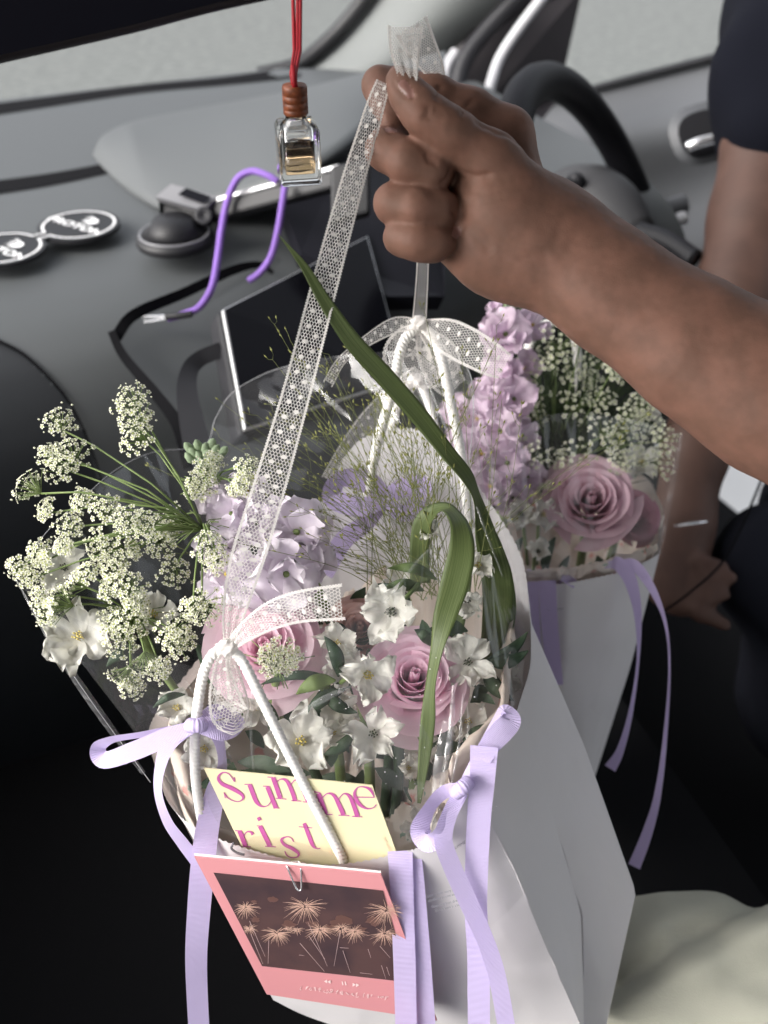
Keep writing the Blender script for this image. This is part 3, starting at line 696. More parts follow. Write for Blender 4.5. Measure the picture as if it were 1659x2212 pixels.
t = thing('person', 'bare forearm and closed hand raised from the right, pinching the lace straps', 'person', P(1500, 800, .455))
forearm = chain((1165, 514, .465, 96), (1230, 554, .462, 101), (1335, 638, .458, 112), (1500, 750, .452, 130), (1660, 845, .448, 153), (1950, 1020, .44, 190), (2500, 1350, .43, 215), sq=.80)
palm = chain((1045, 400, .478, 78), (1100, 480, .472, 96), (1165, 516, .465, 96), sq=.75) + chain((985, 480, .474, 66), (1100, 534, .468, 82), (1165, 528, .465, 90), sq=.75)
thenar = chain((1060, 395, .455, 66), (1090, 440, .452, 88), (1150, 500, .455, 86), sq=.75)
hypo = chain((978, 513, .466, 45), (1050, 536, .462, 64), (1140, 552, .462, 74), sq=.8)
thumb = chain((861, 172, .436, 27), (882, 206, .435, 32), (918, 248, .434, 37), (975, 287, .438, 42), (1060, 348, .447, 54), (1120, 420, .455, 70))
index = chain((846, 262, .449, 27), (832, 215, .456, 31), (820, 184, .462, 33), (868, 190, .465, 35), (935, 205, .466, 40), (1020, 242, .468, 45), (1095, 292, .470, 55), (1110, 400, .472, 70))
middle = chain((975, 372, .468, 30), (928, 370, .446, 42), (880, 350, .443, 41), (836, 324, .448, 41), (870, 300, .474, 40), (1040, 340, .484, 56))
ring = chain((985, 445, .466, 28), (944, 452, .449, 39), (900, 449, .445, 39), (850, 440, .450, 39), (880, 420, .474, 40), (1030, 420, .484, 56))
pinky = chain((988, 506, .458, 24), (935, 526, .450, 36), (900, 521, .448, 36), (868, 512, .452, 34), (890, 490, .472, 36), (1020, 490, .480, 50))
def cr(*p): return [(730 + .36 * x, 33 + .36 * y) for x, y in p]
CREASE = [
 (cr((515, 525), (530, 575), (505, 635)), .0006, .0008), (cr((550, 520), (560, 580), (540, 640)), .0007, .0008), (cr((590, 540), (595, 590), (570, 640)), .0006, .0008), (cr((620, 560), (630, 600), (610, 640)), .0004, .0008),
 (cr((630, 420), (612, 460), (600, 490)), .0007, .0008), (cr((795, 515), (770, 550), (755, 590)), .0007, .0008), (cr((318, 400), (335, 445), (375, 485), (412, 496), (440, 470)), .0007, .0006), (cr((440, 470), (425, 430), (405, 390)), .0005, .0006), (cr((238, 590), (258, 640), (300, 688), (345, 700)), .0006, .0006), (cr((850, 640), (950, 685), (1050, 720), (1100, 760)), .0007, .0012),
 (cr((760, 960), (820, 975), (900, 968)), .0008, .0010), (cr((740, 1030), (850, 1060), (960, 1040)), .0004, .0010), (cr((760, 1120), (860, 1130), (980, 1100)), .0003, .0010),
 (cr((712, 1130), (738, 1220), (800, 1320), (880, 1400)), .0007, .0018), (cr((880, 1330), (980, 1400), (1100, 1455), (1230, 1490)), .0004, .0020), (cr((830, 1270), (930, 1350), (1050, 1400)), .0002, .0014),
 (cr((545, 835), (560, 870), (590, 880)), .0008, .0009), (cr((690, 940), (660, 1000), (640, 1010)), .0008, .0009), (cr((700, 1180), (735, 1240), (720, 1330)), .0009, .0010),
 (cr((1010, 1000), (1150, 1010), (1250, 1000)), .0003, .0014), (cr((1120, 1480), (1250, 1420), (1350, 1300)), .0005, .0018), (cr((1180, 1520), (1320, 1450), (1420, 1330)), .0004, .0018)]
nz_ = lambda v, p: np.array([.0005 * noise.noise(Vector((a[0] * 60, a[1] * 60, a[2] * 60))) + .00015 * noise.noise(Vector((a[0] * 300, a[1] * 300, a[2] * 300))) for a in v])
hand = body('arm_and_hand', [(.01, .020, forearm + palm), (.014, .010, thenar), (.012, .010, hypo), (.0022, .006, index), (.0014, .006, middle), (.0012, .006, ring), (.0012, .006, pinky), (.0028, .010, thumb)],
            .00115, m_skin, t, hi=np.array([.40, 9, 9]), creases=CREASE, bump=nz_, nails=((877, 192, 12, 22, rad(-38)), (846, 266, 17, 21, rad(5)), (985, 503, 9, 13, rad(10))))
def nail(name, x, y, d, rx, ry, rot, tilt_x, tilt_y, parent, bulge=.0016, mat=None):
    c = P(x, y, d); vs = []; nu, nv = 11, 11; zv = tocam(c); xv = (RGT * math.cos(rot) - UPV * math.sin(rot)); yv = (RGT * math.sin(rot) + UPV * math.cos(rot))
    zv = (zv + xv * tilt_x + yv * tilt_y).normalized(); xv = (xv - zv * xv.dot(zv)).normalized(); yv = zv.cross(xv)
    for j in range(nv):
        for i in range(nu):
            u = i / (nu - 1) * 2 - 1; v = j / (nv - 1) * 2 - 1
            a = u * math.sqrt(max(0, 1 - .42 * v * v)); b = v * math.sqrt(max(0, 1 - .42 * u * u))
            vs.append(c + xv * (a * px(rx, d)) + yv * (b * px(ry, d)) + zv * (bulge * (1 - 1.6 * a * a - .3 * b * b) - .0006))
    o = mesh(name, vs, grid_faces(nu, nv), mat or m_nail, parent); solid(o, .0005); return o

# the driver: sleeve, hanging arm and hand, seat of dark shorts
t = thing('person', 'driver in a dark navy T-shirt at the right edge, arm hanging down, silver bracelet', 'person', P(1640, 1300, .95))
armg = chain((1668, 300, .93, 110), (1632, 480, .92, 88), (1596, 620, .91, 78), (1545, 800, .90, 72), (1500, 980, .90, 60), (1478, 1110, .90, 50), (1466, 1160, .90, 50), (1458, 1210, .895, 54), sq=.9)
hnd = chain((1455, 1200, .895, 52), (1458, 1255, .89, 56), (1478, 1285, .885, 46), sq=.6)
fing = [chain((1480, 1250, .885, 20), (1525, 1236, .87, 17), (1560, 1224, .868, 14)), chain((1485, 1268, .88, 20), (1538, 1260, .866, 18), (1578, 1248, .862, 15)),
        chain((1485, 1288, .88, 19), (1530, 1292, .866, 17), (1564, 1284, .862, 14)), chain((1472, 1290, .885, 24), (1515, 1322, .87, 20), (1566, 1350, .865, 14)), chain((1470, 1222, .885, 18), (1510, 1212, .872, 15), (1540, 1216, .868, 12))]
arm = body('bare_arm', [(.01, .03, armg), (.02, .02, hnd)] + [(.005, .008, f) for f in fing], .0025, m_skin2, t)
shg = chain((1760, -40, 1.0, 190), (1694, 160, .95, 128), (1676, 300, .93, 122), sq=1.0) + chain((1800, 60, 1.0, 210), (1850, 400, 1.02, 215), (1920, 800, 1.02, 220), sq=1.0)
fold = lambda v, p: np.array([.011 * noise.noise(Vector((a[0] * 16, a[1] * 10, a[2] * 16))) for a in v])
body('navy_shirt', [(.02, .04, shg)], .006, m_shirt, t, hi=np.array([.75, 9, 9]), bump=fold)
body('dark_shorts', [(.02, .04, chain((1850, 1300, 1.0, 210), (1730, 1245, .93, 155), (1650, 1225, .90, 105)) + chain((1850, 1150, 1.0, 210), (1820, 1500, .98, 210)))], .006, M('black_shorts', (.012, .013, .019), .95, .1, bump=.3, bscale=900), t, hi=np.array([.75, 9, 9]), bump=fold)
mb = MB(); cc = P(1472, 1138, .90); n = 40; rr = px(66, .90)
tube(mb, [cc + RGT * math.cos(2 * math.pi * k / n) * rr + FWD * math.sin(2 * math.pi * k / n) * rr * .92 + UPV * (.004 * math.cos(2 * math.pi * k / n) - .12 * math.sin(2 * math.pi * k / n) * rr) for k in range(n + 1)], .0030, 8); mb.build('bracelet', m_steel, arm)
dtube('thin_strap', [(1659, 1000, .88), (1610, 1120, .865), (1560, 1215, .853), (1490, 1280, .84), (1420, 1330, .88)], .0012, M('slot_black', (.004, .004, .005), .9, .1), t)

# lap of whoever sits in front of the bags
t = thing('person', 'lap in pale sage trousers at the lower right corner', 'person', P(1600, 2212, .60))
def pf(v, p): return np.array([.010 * noise.noise(Vector((a[0] * 9 + 3, a[1] * 22, a[2] * 9))) + .004 * noise.noise(Vector((a[0] * 30, a[1] * 50, a[2] * 30))) + .010 * math.exp(-(((q[0] - 1480) * .55 + (q[1] - 2120)) / 46) ** 2) - .009 * math.exp(-(((q[0] - 1440) * .62 + (q[1] - 2040)) / 34) ** 2) for a, q in zip(v, p)])
body('trousers', [(.02, .05, chain((1500, 2220, .66, 255), (1850, 2190, .64, 265), sq=.8) + chain((1560, 2500, .60, 250), (1900, 2500, .60, 250), sq=.8) + chain((1340, 2240, .68, 200), (1500, 2230, .66, 250), sq=.8))], .005, m_pants, t, lo=np.array([-9, -.45, 0]), hi=np.array([.42, 9, 9]), bump=pf)
# ------------------------------------------------------------------ gift bags
def patch(name, rows, mat, parent, nu=60, nv=30, smooth_v=True, pink=0.0, bump=None, linear=False, facet=False):
    # rows: list of polylines (x, y, d) from rim to base; columns follow each polyline
    R = [spline(r, nu) if not linear else np.stack([np.interp(np.linspace(0, 1, nu), np.linspace(0, 1, len(r)), [q[k] for q in r]) for k in range(3)], 1) for r in rows]
    vs = []
    A = np.array(R)                            # rows, nu, 3
    tt = np.linspace(0, len(rows) - 1, nv)
    for j, t in enumerate(tt):
        for i in range(nu):
            if smooth_v: q = spline(A[:, i, :], nv)[j] if False else None
            k = min(int(t), len(rows) - 2); f = t - k
            q = A[k, i] * (1 - f) + A[k + 1, i] * f
            p = P(*q)
            if j == 0 and pink: p = p + ZC * (pink if i % 2 else -pink)
            if bump: p = p + bump(i / (nu - 1), j / (nv - 1), p)
            vs.append(p)
    return mesh(name, vs, grid_faces(nu, nv), mat, parent, not facet)
def crumple(p, fr): return noise.noise(p * fr) * .6 + 1.5 * abs(noise.noise(p * fr * .8 + Vector((9, 2, 5)))) - .9 * abs(noise.noise(p * fr * 1.9 + Vector((1, 7, 3))))
def wrinkle(a, fr): return lambda u, v, p: tocam(p) * (a * crumple(p, fr) * min(1, v * 6 + .1))

bag = thing('paper_bag', 'large white paper gift bag in front, zigzag rim and lavender bows', 'gift bag', P(980, 2215, .56))
FR = [(335, 1655, .528), (365, 1735, .512), (430, 1792, .502), (550, 1838, .492), (700, 1868, .486), (850, 1846, .477), (930, 1815, .469), (985, 1745, .464), (1010, 1690, .466)]
FM = [(455, 1885, .528), (480, 1890, .52), (540, 1925, .512), (640, 1955, .505), (760, 1965, .50), (880, 1950, .495), (980, 1920, .491), (1060, 1895, .489), (1110, 1880, .492)]
FF = [(560, 2105, .552), (600, 2130, .546), (670, 2150, .541), (760, 2160, .537), (860, 2150, .532), (960, 2130, .528), (1050, 2105, .524), (1130, 2090, .522), (1194, 2080, .522)]
FB = [(590, 2160, .562), (650, 2190, .560), (720, 2215, .557), (810, 2240, .553), (910, 2250, .549), (1010, 2250, .545), (1100, 2245, .541), (1190, 2240, .538), (1262, 2232, .537)]
patch('front_panel', [FR, FM, FF, FB], m_paper, bag, 150, 34, pink=.0007, bump=wrinkle(.0022, 26))
E1 = [FR[-1], FM[-1], FF[-1], FB[-1]]
E2 = [(1123, 1515, .510), (1186, 1735, .543), (1256, 1975, .570), (1262, 2232, .575)]
E3 = [(1146, 1342, .560), (1262, 1610, .572), (1374, 1927, .590), (1306, 2232, .585)]
FOLDS = [((1250, 1985), (1350, 1840)), ((1228, 1850), (1300, 1715)), ((1256, 1990), (1310, 2150)), ((1060, 1800), (1160, 1960)), ((1130, 2095), (1230, 2080))]
def gusset(name, ea, eb, rim, parent, nu=46, nv=44, pink=.0007, fr=24):
    def lin(e): return np.stack([np.interp(np.linspace(0, len(e) - 1, nv), range(len(e)), [q_[k] for q_ in e]) for k in range(3)], 1)
    a = lin(ea); b = lin(eb); rm = spline(rim, nu); vs = []
    for j in range(nv):
        for i in range(nu):
            u = i / (nu - 1); q = a[j] * (1 - u) + b[j] * u
            if j < 12:                         # blend the curved rim in
                base = a[0] * (1 - u) + b[0] * u; q = q + (rm[i] - base) * (1 - j / 12) ** 1.5
            p = P(*q)
            if j == 0: p = p + ZC * (pink if i % 2 else -pink)
            fold = 0
            for (fa, fb_) in FOLDS:
                ab = np.array(fb_) - np.array(fa); w_ = np.array(q[:2]) - np.array(fa); tt_ = np.clip(w_.dot(ab) / ab.dot(ab), 0, 1); dist = np.linalg.norm(w_ - ab * tt_); fold += max(0, 1 - dist / 38) * math.sin(math.pi * (.15 + .7 * tt_))
            vs.append(p + tocam(p) * (.0022 * crumple(p, 26) * min(1, j / (nv - 1) * 6 + .1) + .0028 * fold * min(1, j * .1) * (0 < i < nu - 1)))
    return mesh(name, vs, grid_faces(nu, nv), m_paper, parent)
gusset('side_panel', E1, E2, [(1010, 1690, .466), (1072, 1622, .478), (1105, 1568, .492), (1123, 1515, .512)], bag)
gusset('side_panel', E2, E3, [(1123, 1515, .512), (1143, 1450, .526), (1147, 1400, .540), (1146, 1342, .560)], bag)
BK = [(1146, 1342, .560), (1125, 1200, .585), (1040, 1060, .605), (950, 950, .618), (860, 925, .625), (765, 962, .625), (690, 1090, .622)]
BB = [(1306, 2232, .585), (1200, 2180, .60), (1100, 2140, .62), (1000, 2100, .63), (900, 2070, .64), (800, 2060, .64), (700, 2060, .63)]
patch('back_panel', [BK, BB], m_paper, bag, 110, 20, pink=.0007, bump=wrinkle(.0022, 26))
LF = [(690, 1090, .622), (560, 1235, .605), (430, 1420, .575), (335, 1545, .552), (322, 1600, .540), (335, 1655, .528)]
LB = [(700, 2060, .63), (690, 2080, .62), (670, 2100, .605), (640, 2130, .59), (610, 2150, .575), (590, 2160, .562)]
patch('side_panel', [LF, LB], m_paper, bag, 90, 20, pink=.0007, bump=wrinkle(.0022, 26))
mesh('bottom', [P(590, 2160, .562), P(1262, 2232, .537), P(1306, 2232, .585), P(700, 2060, .63)], [(0, 1, 2, 3)], m_paper, bag)
# printed care text on the front panel
m_ink = M('grey_ink', (.16, .16, .18), .7)
def onplane(x, y, p0, n):
    r = FWD + RGT * ((x - PW / 2) / FPX) + UPV * ((PH / 2 - y) / FPX)
    return CAM + r * ((p0 - CAM).dot(n) / r.dot(n))
sx_, sy_ = (P(990, 1920, .4835) - P(930, 1935, .4845)).normalized(), None
o0 = P(957, 1928, .4818); tv = tocam(o0); yv = tv.cross(sx_).normalized(); xv = yv.cross(tv).normalized()
m_lab = M('clear_label', (.80, .77, .77), .35, .5)
for k, line in enumerate(['Change water every 2 days', 'Handle any blooms with care', 'Keep away from direct sun', 'Do not leave in a hot car']):
    text_mesh('care_text', line, o0 - yv * (k * .0021 + (k // 2) * .001) + xv * (.0006 * k), xv, yv, .0017, m_ink, bag, .9)
text_mesh('care_text', 'SUMMERIST', P(1000, 1822, .468), (P(1020, 1810, .47) - P(1000, 1822, .47)).normalized(), UPV, .0022, m_ink, bag)
o = P(487, 1837, .5005)
mb = MB(); tube(mb, pcurve([(505, 1820, .4895), (500, 1832, .4895), (512, 1842, .489), (528, 1846, .4885)], 20), .0006, 6); mb.build('ink_stroke', m_ink, bag)

# tissue liner as a crumpled bowl inside the rim
def liner(parent_loop, label, scale0, lift, depth, seed, cat='tissue paper', front_y=1e9, drop=0):
    n = 160; L = spline(parent_loop + [parent_loop[0]], n + 1)[:n]; W_ = [P(*q) for q in L]; c = sum(W_, Vector()) / n; vs = []
    prof = [(scale0 + .03, lift), (scale0, .006), (scale0 - .03, -.012), (scale0 - .10, -.03), (scale0 - .25, -depth * .75), (.45, -depth), (.02, -depth * 1.02)]
    pr = spline(prof, 24)
    for j, (sc, dz) in enumerate(pr):
        for i in range(n):
            p = c + (W_[i] - c) * sc + ZC * (dz - drop * max(0, min(1, (L[i][1] - front_y) / 120)) * max(0, 1 - j / 16) - (.042 * max(0, min(1, (1330 - L[i][1]) / 150)) * max(0, 1 - j / 20) if drop else 0))
            k = noise.noise(Vector((i * .16 + seed, j * .22, seed))) * .006 + abs(noise.noise(Vector((i * .45, j * .5 + seed, 2)))) * .004
            vs.append(p + (c - p).normalized() * k * (1.2 if j > 2 else .6) + ZC * (k * .5 if j == 0 else 0))
    fs = [(j * n + i, j * n + (i + 1) % n, (j + 1) * n + (i + 1) % n, (j + 1) * n + i) for j in range(23) for i in range(n)]
    return tag(mesh('tissue_paper', vs, fs, m_tissue), label, cat)
liner(FR[:-1] + [(1010, 1690, .466), (1105, 1568, .489), (1143, 1450, .520)] + BK + LF[1:-1], 'cream tissue printed with small pink roses lining the front bag', .90, -.022, .062, 1.0, front_y=1690, drop=.045)

# ------------------------------------------------------------------ the rear bag
bag2 = thing('paper_bag', 'second white paper gift bag standing behind the front one', 'gift bag', P(1240, 1800, .75))
RT_ = [(1060, 1282, .665), (1120, 1270, .66), (1200, 1262, .656), (1245, 1256, .652), (1340, 1235, .662), (1400, 1210, .685), (1425, 1195, .705)]
RM_ = [(1080, 1500, .70), (1130, 1510, .697), (1190, 1500, .694), (1222, 1490, .688), (1290, 1480, .702), (1340, 1460, .722), (1362, 1440, .738)]
RB_ = [(1120, 1800, .755), (1150, 1800, .752), (1190, 1800, .748), (1205, 1800, .744), (1232, 1800, .752), (1245, 1790, .765), (1252, 1780, .775)]
patch('front_panel', [RT_, RM_, RB_], m_paper, bag2, 110, 24, pink=.0007, bump=wrinkle(.003, 20))
RBK = [(1425, 1195, .705), (1430, 1110, .75), (1380, 1040, .79), (1250, 1000, .82), (1110, 1050, .80), (1050, 1160, .73), (1060, 1282, .665)]
RBB = [(1252, 1780, .775), (1250, 1740, .80), (1230, 1700, .83), (1190, 1690, .85), (1150, 1700, .83), (1130, 1740, .79), (1120, 1800, .755)]
patch('back_panel', [RBK, RBB], m_paper, bag2, 90, 16, pink=.0007, bump=wrinkle(.003, 20))
liner(RT_ + RBK[1:-1], 'tan tissue lining the rear bag around its rose', .92, .012, .06, 5.0)
text_mesh('care_text', 'SUMMERIST', P(1200, 1316, .653), RGT, UPV, .0022, m_ink, bag2)
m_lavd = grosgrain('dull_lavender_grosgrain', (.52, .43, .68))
ribbon('ribbon', [(1146, 1256, .645, 36, 0), (1148, 1330, .657, 34, 0), (1152, 1400, .666, 34, 0), (1160, 1480, .677, 33, 0)], m_lavd, bag2, 16)
ribbon('ribbon', [(1182, 1254, .643, 36, 0), (1186, 1330, .655, 36, 0), (1192, 1400, .665, 34, 0), (1200, 1480, .675, 33, 0)], m_lavd, bag2, 16)
ribbon('ribbon', [(1135, 1238, .70, 18, 20), (1190, 1245, .675, 20, 0), (1215, 1256, .66, 14, 0)], m_lavd, bag2, 16)
ribbon('ribbon', [(1225, 1262, .652, 34, -20), (1232, 1240, .66, 30, 10), (1222, 1252, .67, 20, 20)], m_lavd, bag2, 16)
ribbon('ribbon_tail', [(1300, 1222, .664, 12, 30), (1335, 1218, .655, 30, 0), (1362, 1255, .655, 28, 10), (1378, 1330, .66, 18, 30), (1378, 1430, .665, 11, 55), (1362, 1540, .67, 13, 40), (1340, 1620, .672, 18, 25), (1318, 1660, .675, 25, 0)], m_lavd, bag2, 60)
ribbon('ribbon_tail', [(1340, 1216, .655, 14, 0), (1372, 1222, .654, 24, -10), (1410, 1275, .655, 19, -30), (1438, 1350, .655, 12, -55), (1446, 1450, .66, 10, -60), (1436, 1600, .665, 13, -45), (1420, 1720, .67, 17, -30), (1398, 1800, .672, 22, -15), (1370, 1872, .675, 26, 0)], m_lavd, bag2, 70)
def cord(name, pts, wpx, parent, n=260):
    n = 260
    c = pcurve(pts, n); mb = MB(); d = sum(p[2] for p in pts) / len(pts)
    tube(mb, c, px(wpx / 2, d) * .86, 24, 3, .38, 820); return mb.build(name, m_cord, parent)
cord('handle', [(1145, 720, .74), (1180, 700, .73), (1215, 698, .725), (1240, 720, .725), (1250, 800, .735), (1255, 900, .75), (1262, 1010, .77)], 17, bag2)
cord('handle', [(1150, 730, .74), (1135, 770, .745), (1115, 830, .75), (1100, 940, .77)], 17, bag2)
cord('handle', [(896, 822, .655), (866, 850, .655), (845, 930, .66), (815, 1010, .665), (800, 1090, .67)], 17, bag2)
cord('handle', [(896, 822, .655), (915, 840, .655), (935, 900, .66), (950, 1000, .665), (958, 1120, .67)], 17, bag2)

# ------------------------------------------------------------------ front bag handles and bows
KF = (490, 1402, .459); KB = (905, 700, .590)
cord('handle', [KF, (462, 1412, .458), (440, 1455, .461), (427, 1530, .468), (421, 1610, .478), (424, 1690, .488), (436, 1770, .50), (450, 1830, .51)], 20, bag, 80)
cord('handle', [KF, (518, 1420, .457), (545, 1468, .457), (590, 1560, .461), (640, 1660, .468), (690, 1757, .476), (735, 1843, .486), (750, 1880, .495)], 20, bag, 80)
cord('handle', [KB, (872, 738, .590), (856, 800, .592), (840, 870, .597), (815, 960, .605), (795, 1060, .612), (785, 1120, .62)], 20, bag)
cord('handle', [KB, (935, 728, .588), (955, 780, .588), (970, 850, .592), (990, 950, .598), (1004, 1040, .60), (1015, 1140, .60)], 20, bag)
# left bow
ribbon('bow_loop', [(425, 1572, .470, 26, 40), (370, 1576, .472, 24, 50), (300, 1588, .476, 22, 55), (240, 1598, .482, 24, 50), (212, 1616, .488, 34, 20), (226, 1642, .484, 36, -10), (290, 1622, .474, 42, -15), (360, 1592, .468, 40, -10), (418, 1570, .466, 26, 0)], m_lav, bag, 70, 5)
ribbon('bow_loop', [(430, 1566, .468, 30, 10), (462, 1538, .472, 40, 30), (490, 1540, .478, 44, 60), (508, 1562, .478, 44, 20), (480, 1578, .468, 44, -10), (440, 1572, .465, 30, 0)], m_lav, bag, 50, 5)
ribbon('ribbon_tail', [(412, 1570, .468, 30, 0), (366, 1605, .468, 34, -10), (345, 1660, .470, 26, -30), (342, 1715, .476, 24, -45), (362, 1775, .486, 26, -40), (395, 1822, .494, 28, -30), (425, 1862, .50, 28, -20), (450, 1910, .512, 26, -20)], m_lav, bag, 60, 5)
ribbon('ribbon_tail', [(435, 1572, .468, 26, 0), (468, 1590, .472, 26, 20), (480, 1645, .482, 24, 40), (466, 1705, .493, 42, 15), (448, 1790, .497, 50, 5), (438, 1870, .496, 52, 0), (430, 1960, .505, 50, 3), (424, 2060, .515, 47, 5), (426, 2150, .525, 45, 3), (432, 2260, .535, 44, 0)], m_lav, bag, 90, 5)
mb = MB(); tube(mb, pcurve([(408, 1566, .463), (424, 1568, .459), (442, 1564, .463)], 12), [.0028, .0036, .0038, .0036, .0036, .0034, .0034, .0036, .0036, .0036, .0036, .0028], 12); mb.build('bow_knot', m_lav, bag)
# right bow
ribbon('bow_loop', [(1000, 1700, .452, 26, 30), (1022, 1650, .455, 28, 50), (1048, 1595, .460, 26, 60), (1072, 1552, .464, 26, 60), (1090, 1532, .466, 34, 50), (1104, 1555, .462, 44, 10), (1084, 1580, .457, 50, -10), (1058, 1610, .452, 46, -15), (1040, 1640, .449, 40, -10)], m_lav, bag, 70, 5)
ribbon('ribbon_tail', [(1046, 1612, .449, 60, 0), (1042, 1680, .450, 55, 3), (1035, 1760, .454, 52, 3), (1030, 1860, .461, 50, 2), (1028, 1960, .470, 49, 2), (1033, 2060, .480, 48, 0), (1034, 2150, .490, 48, 0), (1035, 2260, .502, 47, 0)], m_lav, bag, 80, 5)
ribbon('bow_loop', [(1000, 1702, .452, 26, 20), (960, 1712, .458, 38, 40), (928, 1745, .462, 42, 50), (908, 1790, .462, 46, 20), (925, 1818, .455, 46, -20), (952, 1800, .450, 42, -40), (972, 1750, .449, 32, -30), (995, 1712, .449, 26, 0)], m_lav, bag, 60, 5)
ribbon('ribbon_tail', [(998, 1710, .450, 28, 0), (970, 1762, .449, 36, 20), (958, 1815, .451, 40, 10), (978, 1875, .455, 40, 5), (1012, 1950, .462, 40, 0), (1048, 2030, .470, 38, 0), (1074, 2110, .478, 38, 0), (1098, 2240, .492, 38, 0)], m_lav, bag, 80, 5)
mb = MB(); tube(mb, pcurve([(985, 1712, .447), (998, 1702, .444), (1012, 1690, .447)], 12), .0036, 12); mb.build('bow_knot', m_lav, bag)
# ribbon hanging over the front rim, doubled
ribbon('ribbon_tail', [(864, 1838, .4745, 54, 0), (866, 1880, .475, 52, 0), (870, 1980, .484, 49, 0), (874, 2090, .493, 48, 0), (878, 2250, .508, 46, 0)], m_lav, bag, 70, 5)
ribbon('ribbon_tail', [(890, 1838, .477, 36, 0), (893, 1880, .478, 42, 0), (900, 1980, .487, 46, 0), (909, 2090, .497, 46, 0), (920, 2250, .512, 46, 0)], m_lav, bag, 70, 5)
# bow on the back panel seen through the film
ribbon('bow_loop', [(835, 1070, .612, 30, 0), (790, 1040, .608, 50, 10), (735, 1035, .606, 46, 40), (720, 1075, .604, 46, 10), (780, 1095, .603, 44, 0), (835, 1078, .604, 28, 0)], m_lavd, bag, 40)
ribbon('bow_loop', [(838, 1070, .612, 30, 0), (880, 1050, .608, 46, -10), (915, 1045, .606, 40, -40), (905, 1080, .603, 40, -10), (870, 1110, .602, 36, 0), (838, 1080, .604, 26, 0)], m_lavd, bag, 40)
ribbon('ribbon_tail', [(832, 1080, .605, 26, 0), (790, 1130, .61, 40, 20), (740, 1170, .612, 42, 10), (700, 1240, .61, 40, 0)], m_lavd, bag, 30)

# ------------------------------------------------------------------ lace straps: a knitted net of real threads
def knot(p, r, mat, parent):
    vs = []; n, m = 36, 18
    for j in range(m):
        ph = math.pi * j / (m - 1)
        for i in range(n):
            th = 2 * math.pi * i / n; k = 1 + .16 * math.sin(5 * th + 4 * ph) * math.sin(ph) + .10 * math.sin(11 * ph + 2 * th) + .12 * noise.noise(Vector((math.cos(th) * 2, math.sin(th) * 2, ph * 2)))
            vs.append(p + (RGT * math.cos(th) * math.sin(ph) * 1.15 + FWD * math.sin(th) * math.sin(ph) * .8 + UPV * math.cos(ph) * 1.0) * r * k)
    return mesh('knot', vs, [(j * n + i, j * n + (i + 1) % n, (j + 1) * n + (i + 1) % n, (j + 1) * n + i) for j in range(m - 1) for i in range(n)], mat, parent)
def lace(name, pts, parent=None, n=160, cell=.00172, th=.00014, dots=True, gather=False):
    c, sd_, nr = ribbon_frames(pts, n)
    L = [0]
    for i in range(1, n): L.append(L[-1] + (c[i] - c[i - 1]).length)
    L = np.array(L); C_ = np.array([list(p) for p in c]); S_ = np.array([list(p) for p in sd_]); N_ = np.array([list(p) for p in nr])
    wn = max(x.length for x in sd_) * 2        # natural full width; narrower places are gathered
    def at(u, v, off=0.0):                     # u in [-1, 1], v in metres
        cc = np.array([np.interp(v, L, C_[:, k]) for k in range(3)]); ss_ = np.array([np.interp(v, L, S_[:, k]) for k in range(3)]); nn_ = np.array([np.interp(v, L, N_[:, k]) for k in range(3)])
        pl = 1 - min(1, np.linalg.norm(ss_) * 2 / wn)
        w = .25 * pl * np.linalg.norm(ss_) * math.sin(u * 9 + v * 40) + off
        return Vector(cc + ss_ * u + nn_ * w)
    vs = []; fs = []
    def strand(a, b, t):
        p, q = at(*a), at(*b); d = q - p
        if d.length < 1e-7: return
        v_ = (a[1] + b[1]) / 2; nn_ = Vector([np.interp(v_, L, N_[:, k]) for k in range(3)]); s = d.cross(nn_)
        if s.length < 1e-9: return
        s.normalize(); s *= t; e = d.normalized() * t * .6; k = len(vs)
        vs.extend([p - s - e, p + s - e, q + s + e, q - s + e]); fs.append((k, k + 1, k + 2, k + 3))
    cols = max(3, int(round(wn * .90 / cell))); du = 2 * .90 / cols; dv = cell * .866; rows = int(L[-1] / dv)
    for r in range(rows):
        v0 = r * dv; offu = .5 * (r % 2)
        for k in range(cols):
            u0 = -.90 + (k + offu) * du
            if u0 > .90: continue
            a = (u0, v0); b = (u0, min(v0 + dv * .5, L[-1]))
            strand(a, b, th * 1.1)
            for sgn in (-.5, .5):
                u1 = u0 + sgn * du
                if -.93 <= u1 <= .93: strand(b, (u1, min(v0 + dv, L[-1])), th * 1.1)
    if dots:
        step = .0058; r = 0; v = .002
        while v < L[-1] - .002:
            for u in ((-.36,) if r % 2 == 0 else (.36,)):
                u += rnd.uniform(-.03, .03)
                for k in range(5):
                    hw = [.4, .75, .85, .75, .4][k] * du
                    strand((u - hw, v + (k - 2) * .00038), (u + hw, v + (k - 2) * .00038 + .0002), .00020)
            v += .0036; r += 1
    nb = max(2, int(L[-1] / .0007))            # picot borders
    for sg in (-1, 1):
        for k in range(nb):
            v0, v1 = L[-1] * k / nb, L[-1] * (k + 1) / nb
            strand((sg * .90, v0), (sg * .90, v1), .00024)
            z0, z1 = (.95, 1.03) if k % 2 else (1.03, .95)
            strand((sg * z0, v0), (sg * z1, v1), .00026)
            strand((sg * .90, v0), (sg * .96, v0), .00016)
    return mesh(name, vs, fs, m_lace, parent, False)
ls = thing('lace_strap', 'white dotted lace strap running from the hand down to the front handle knot', 'lace ribbon', P(*KF))
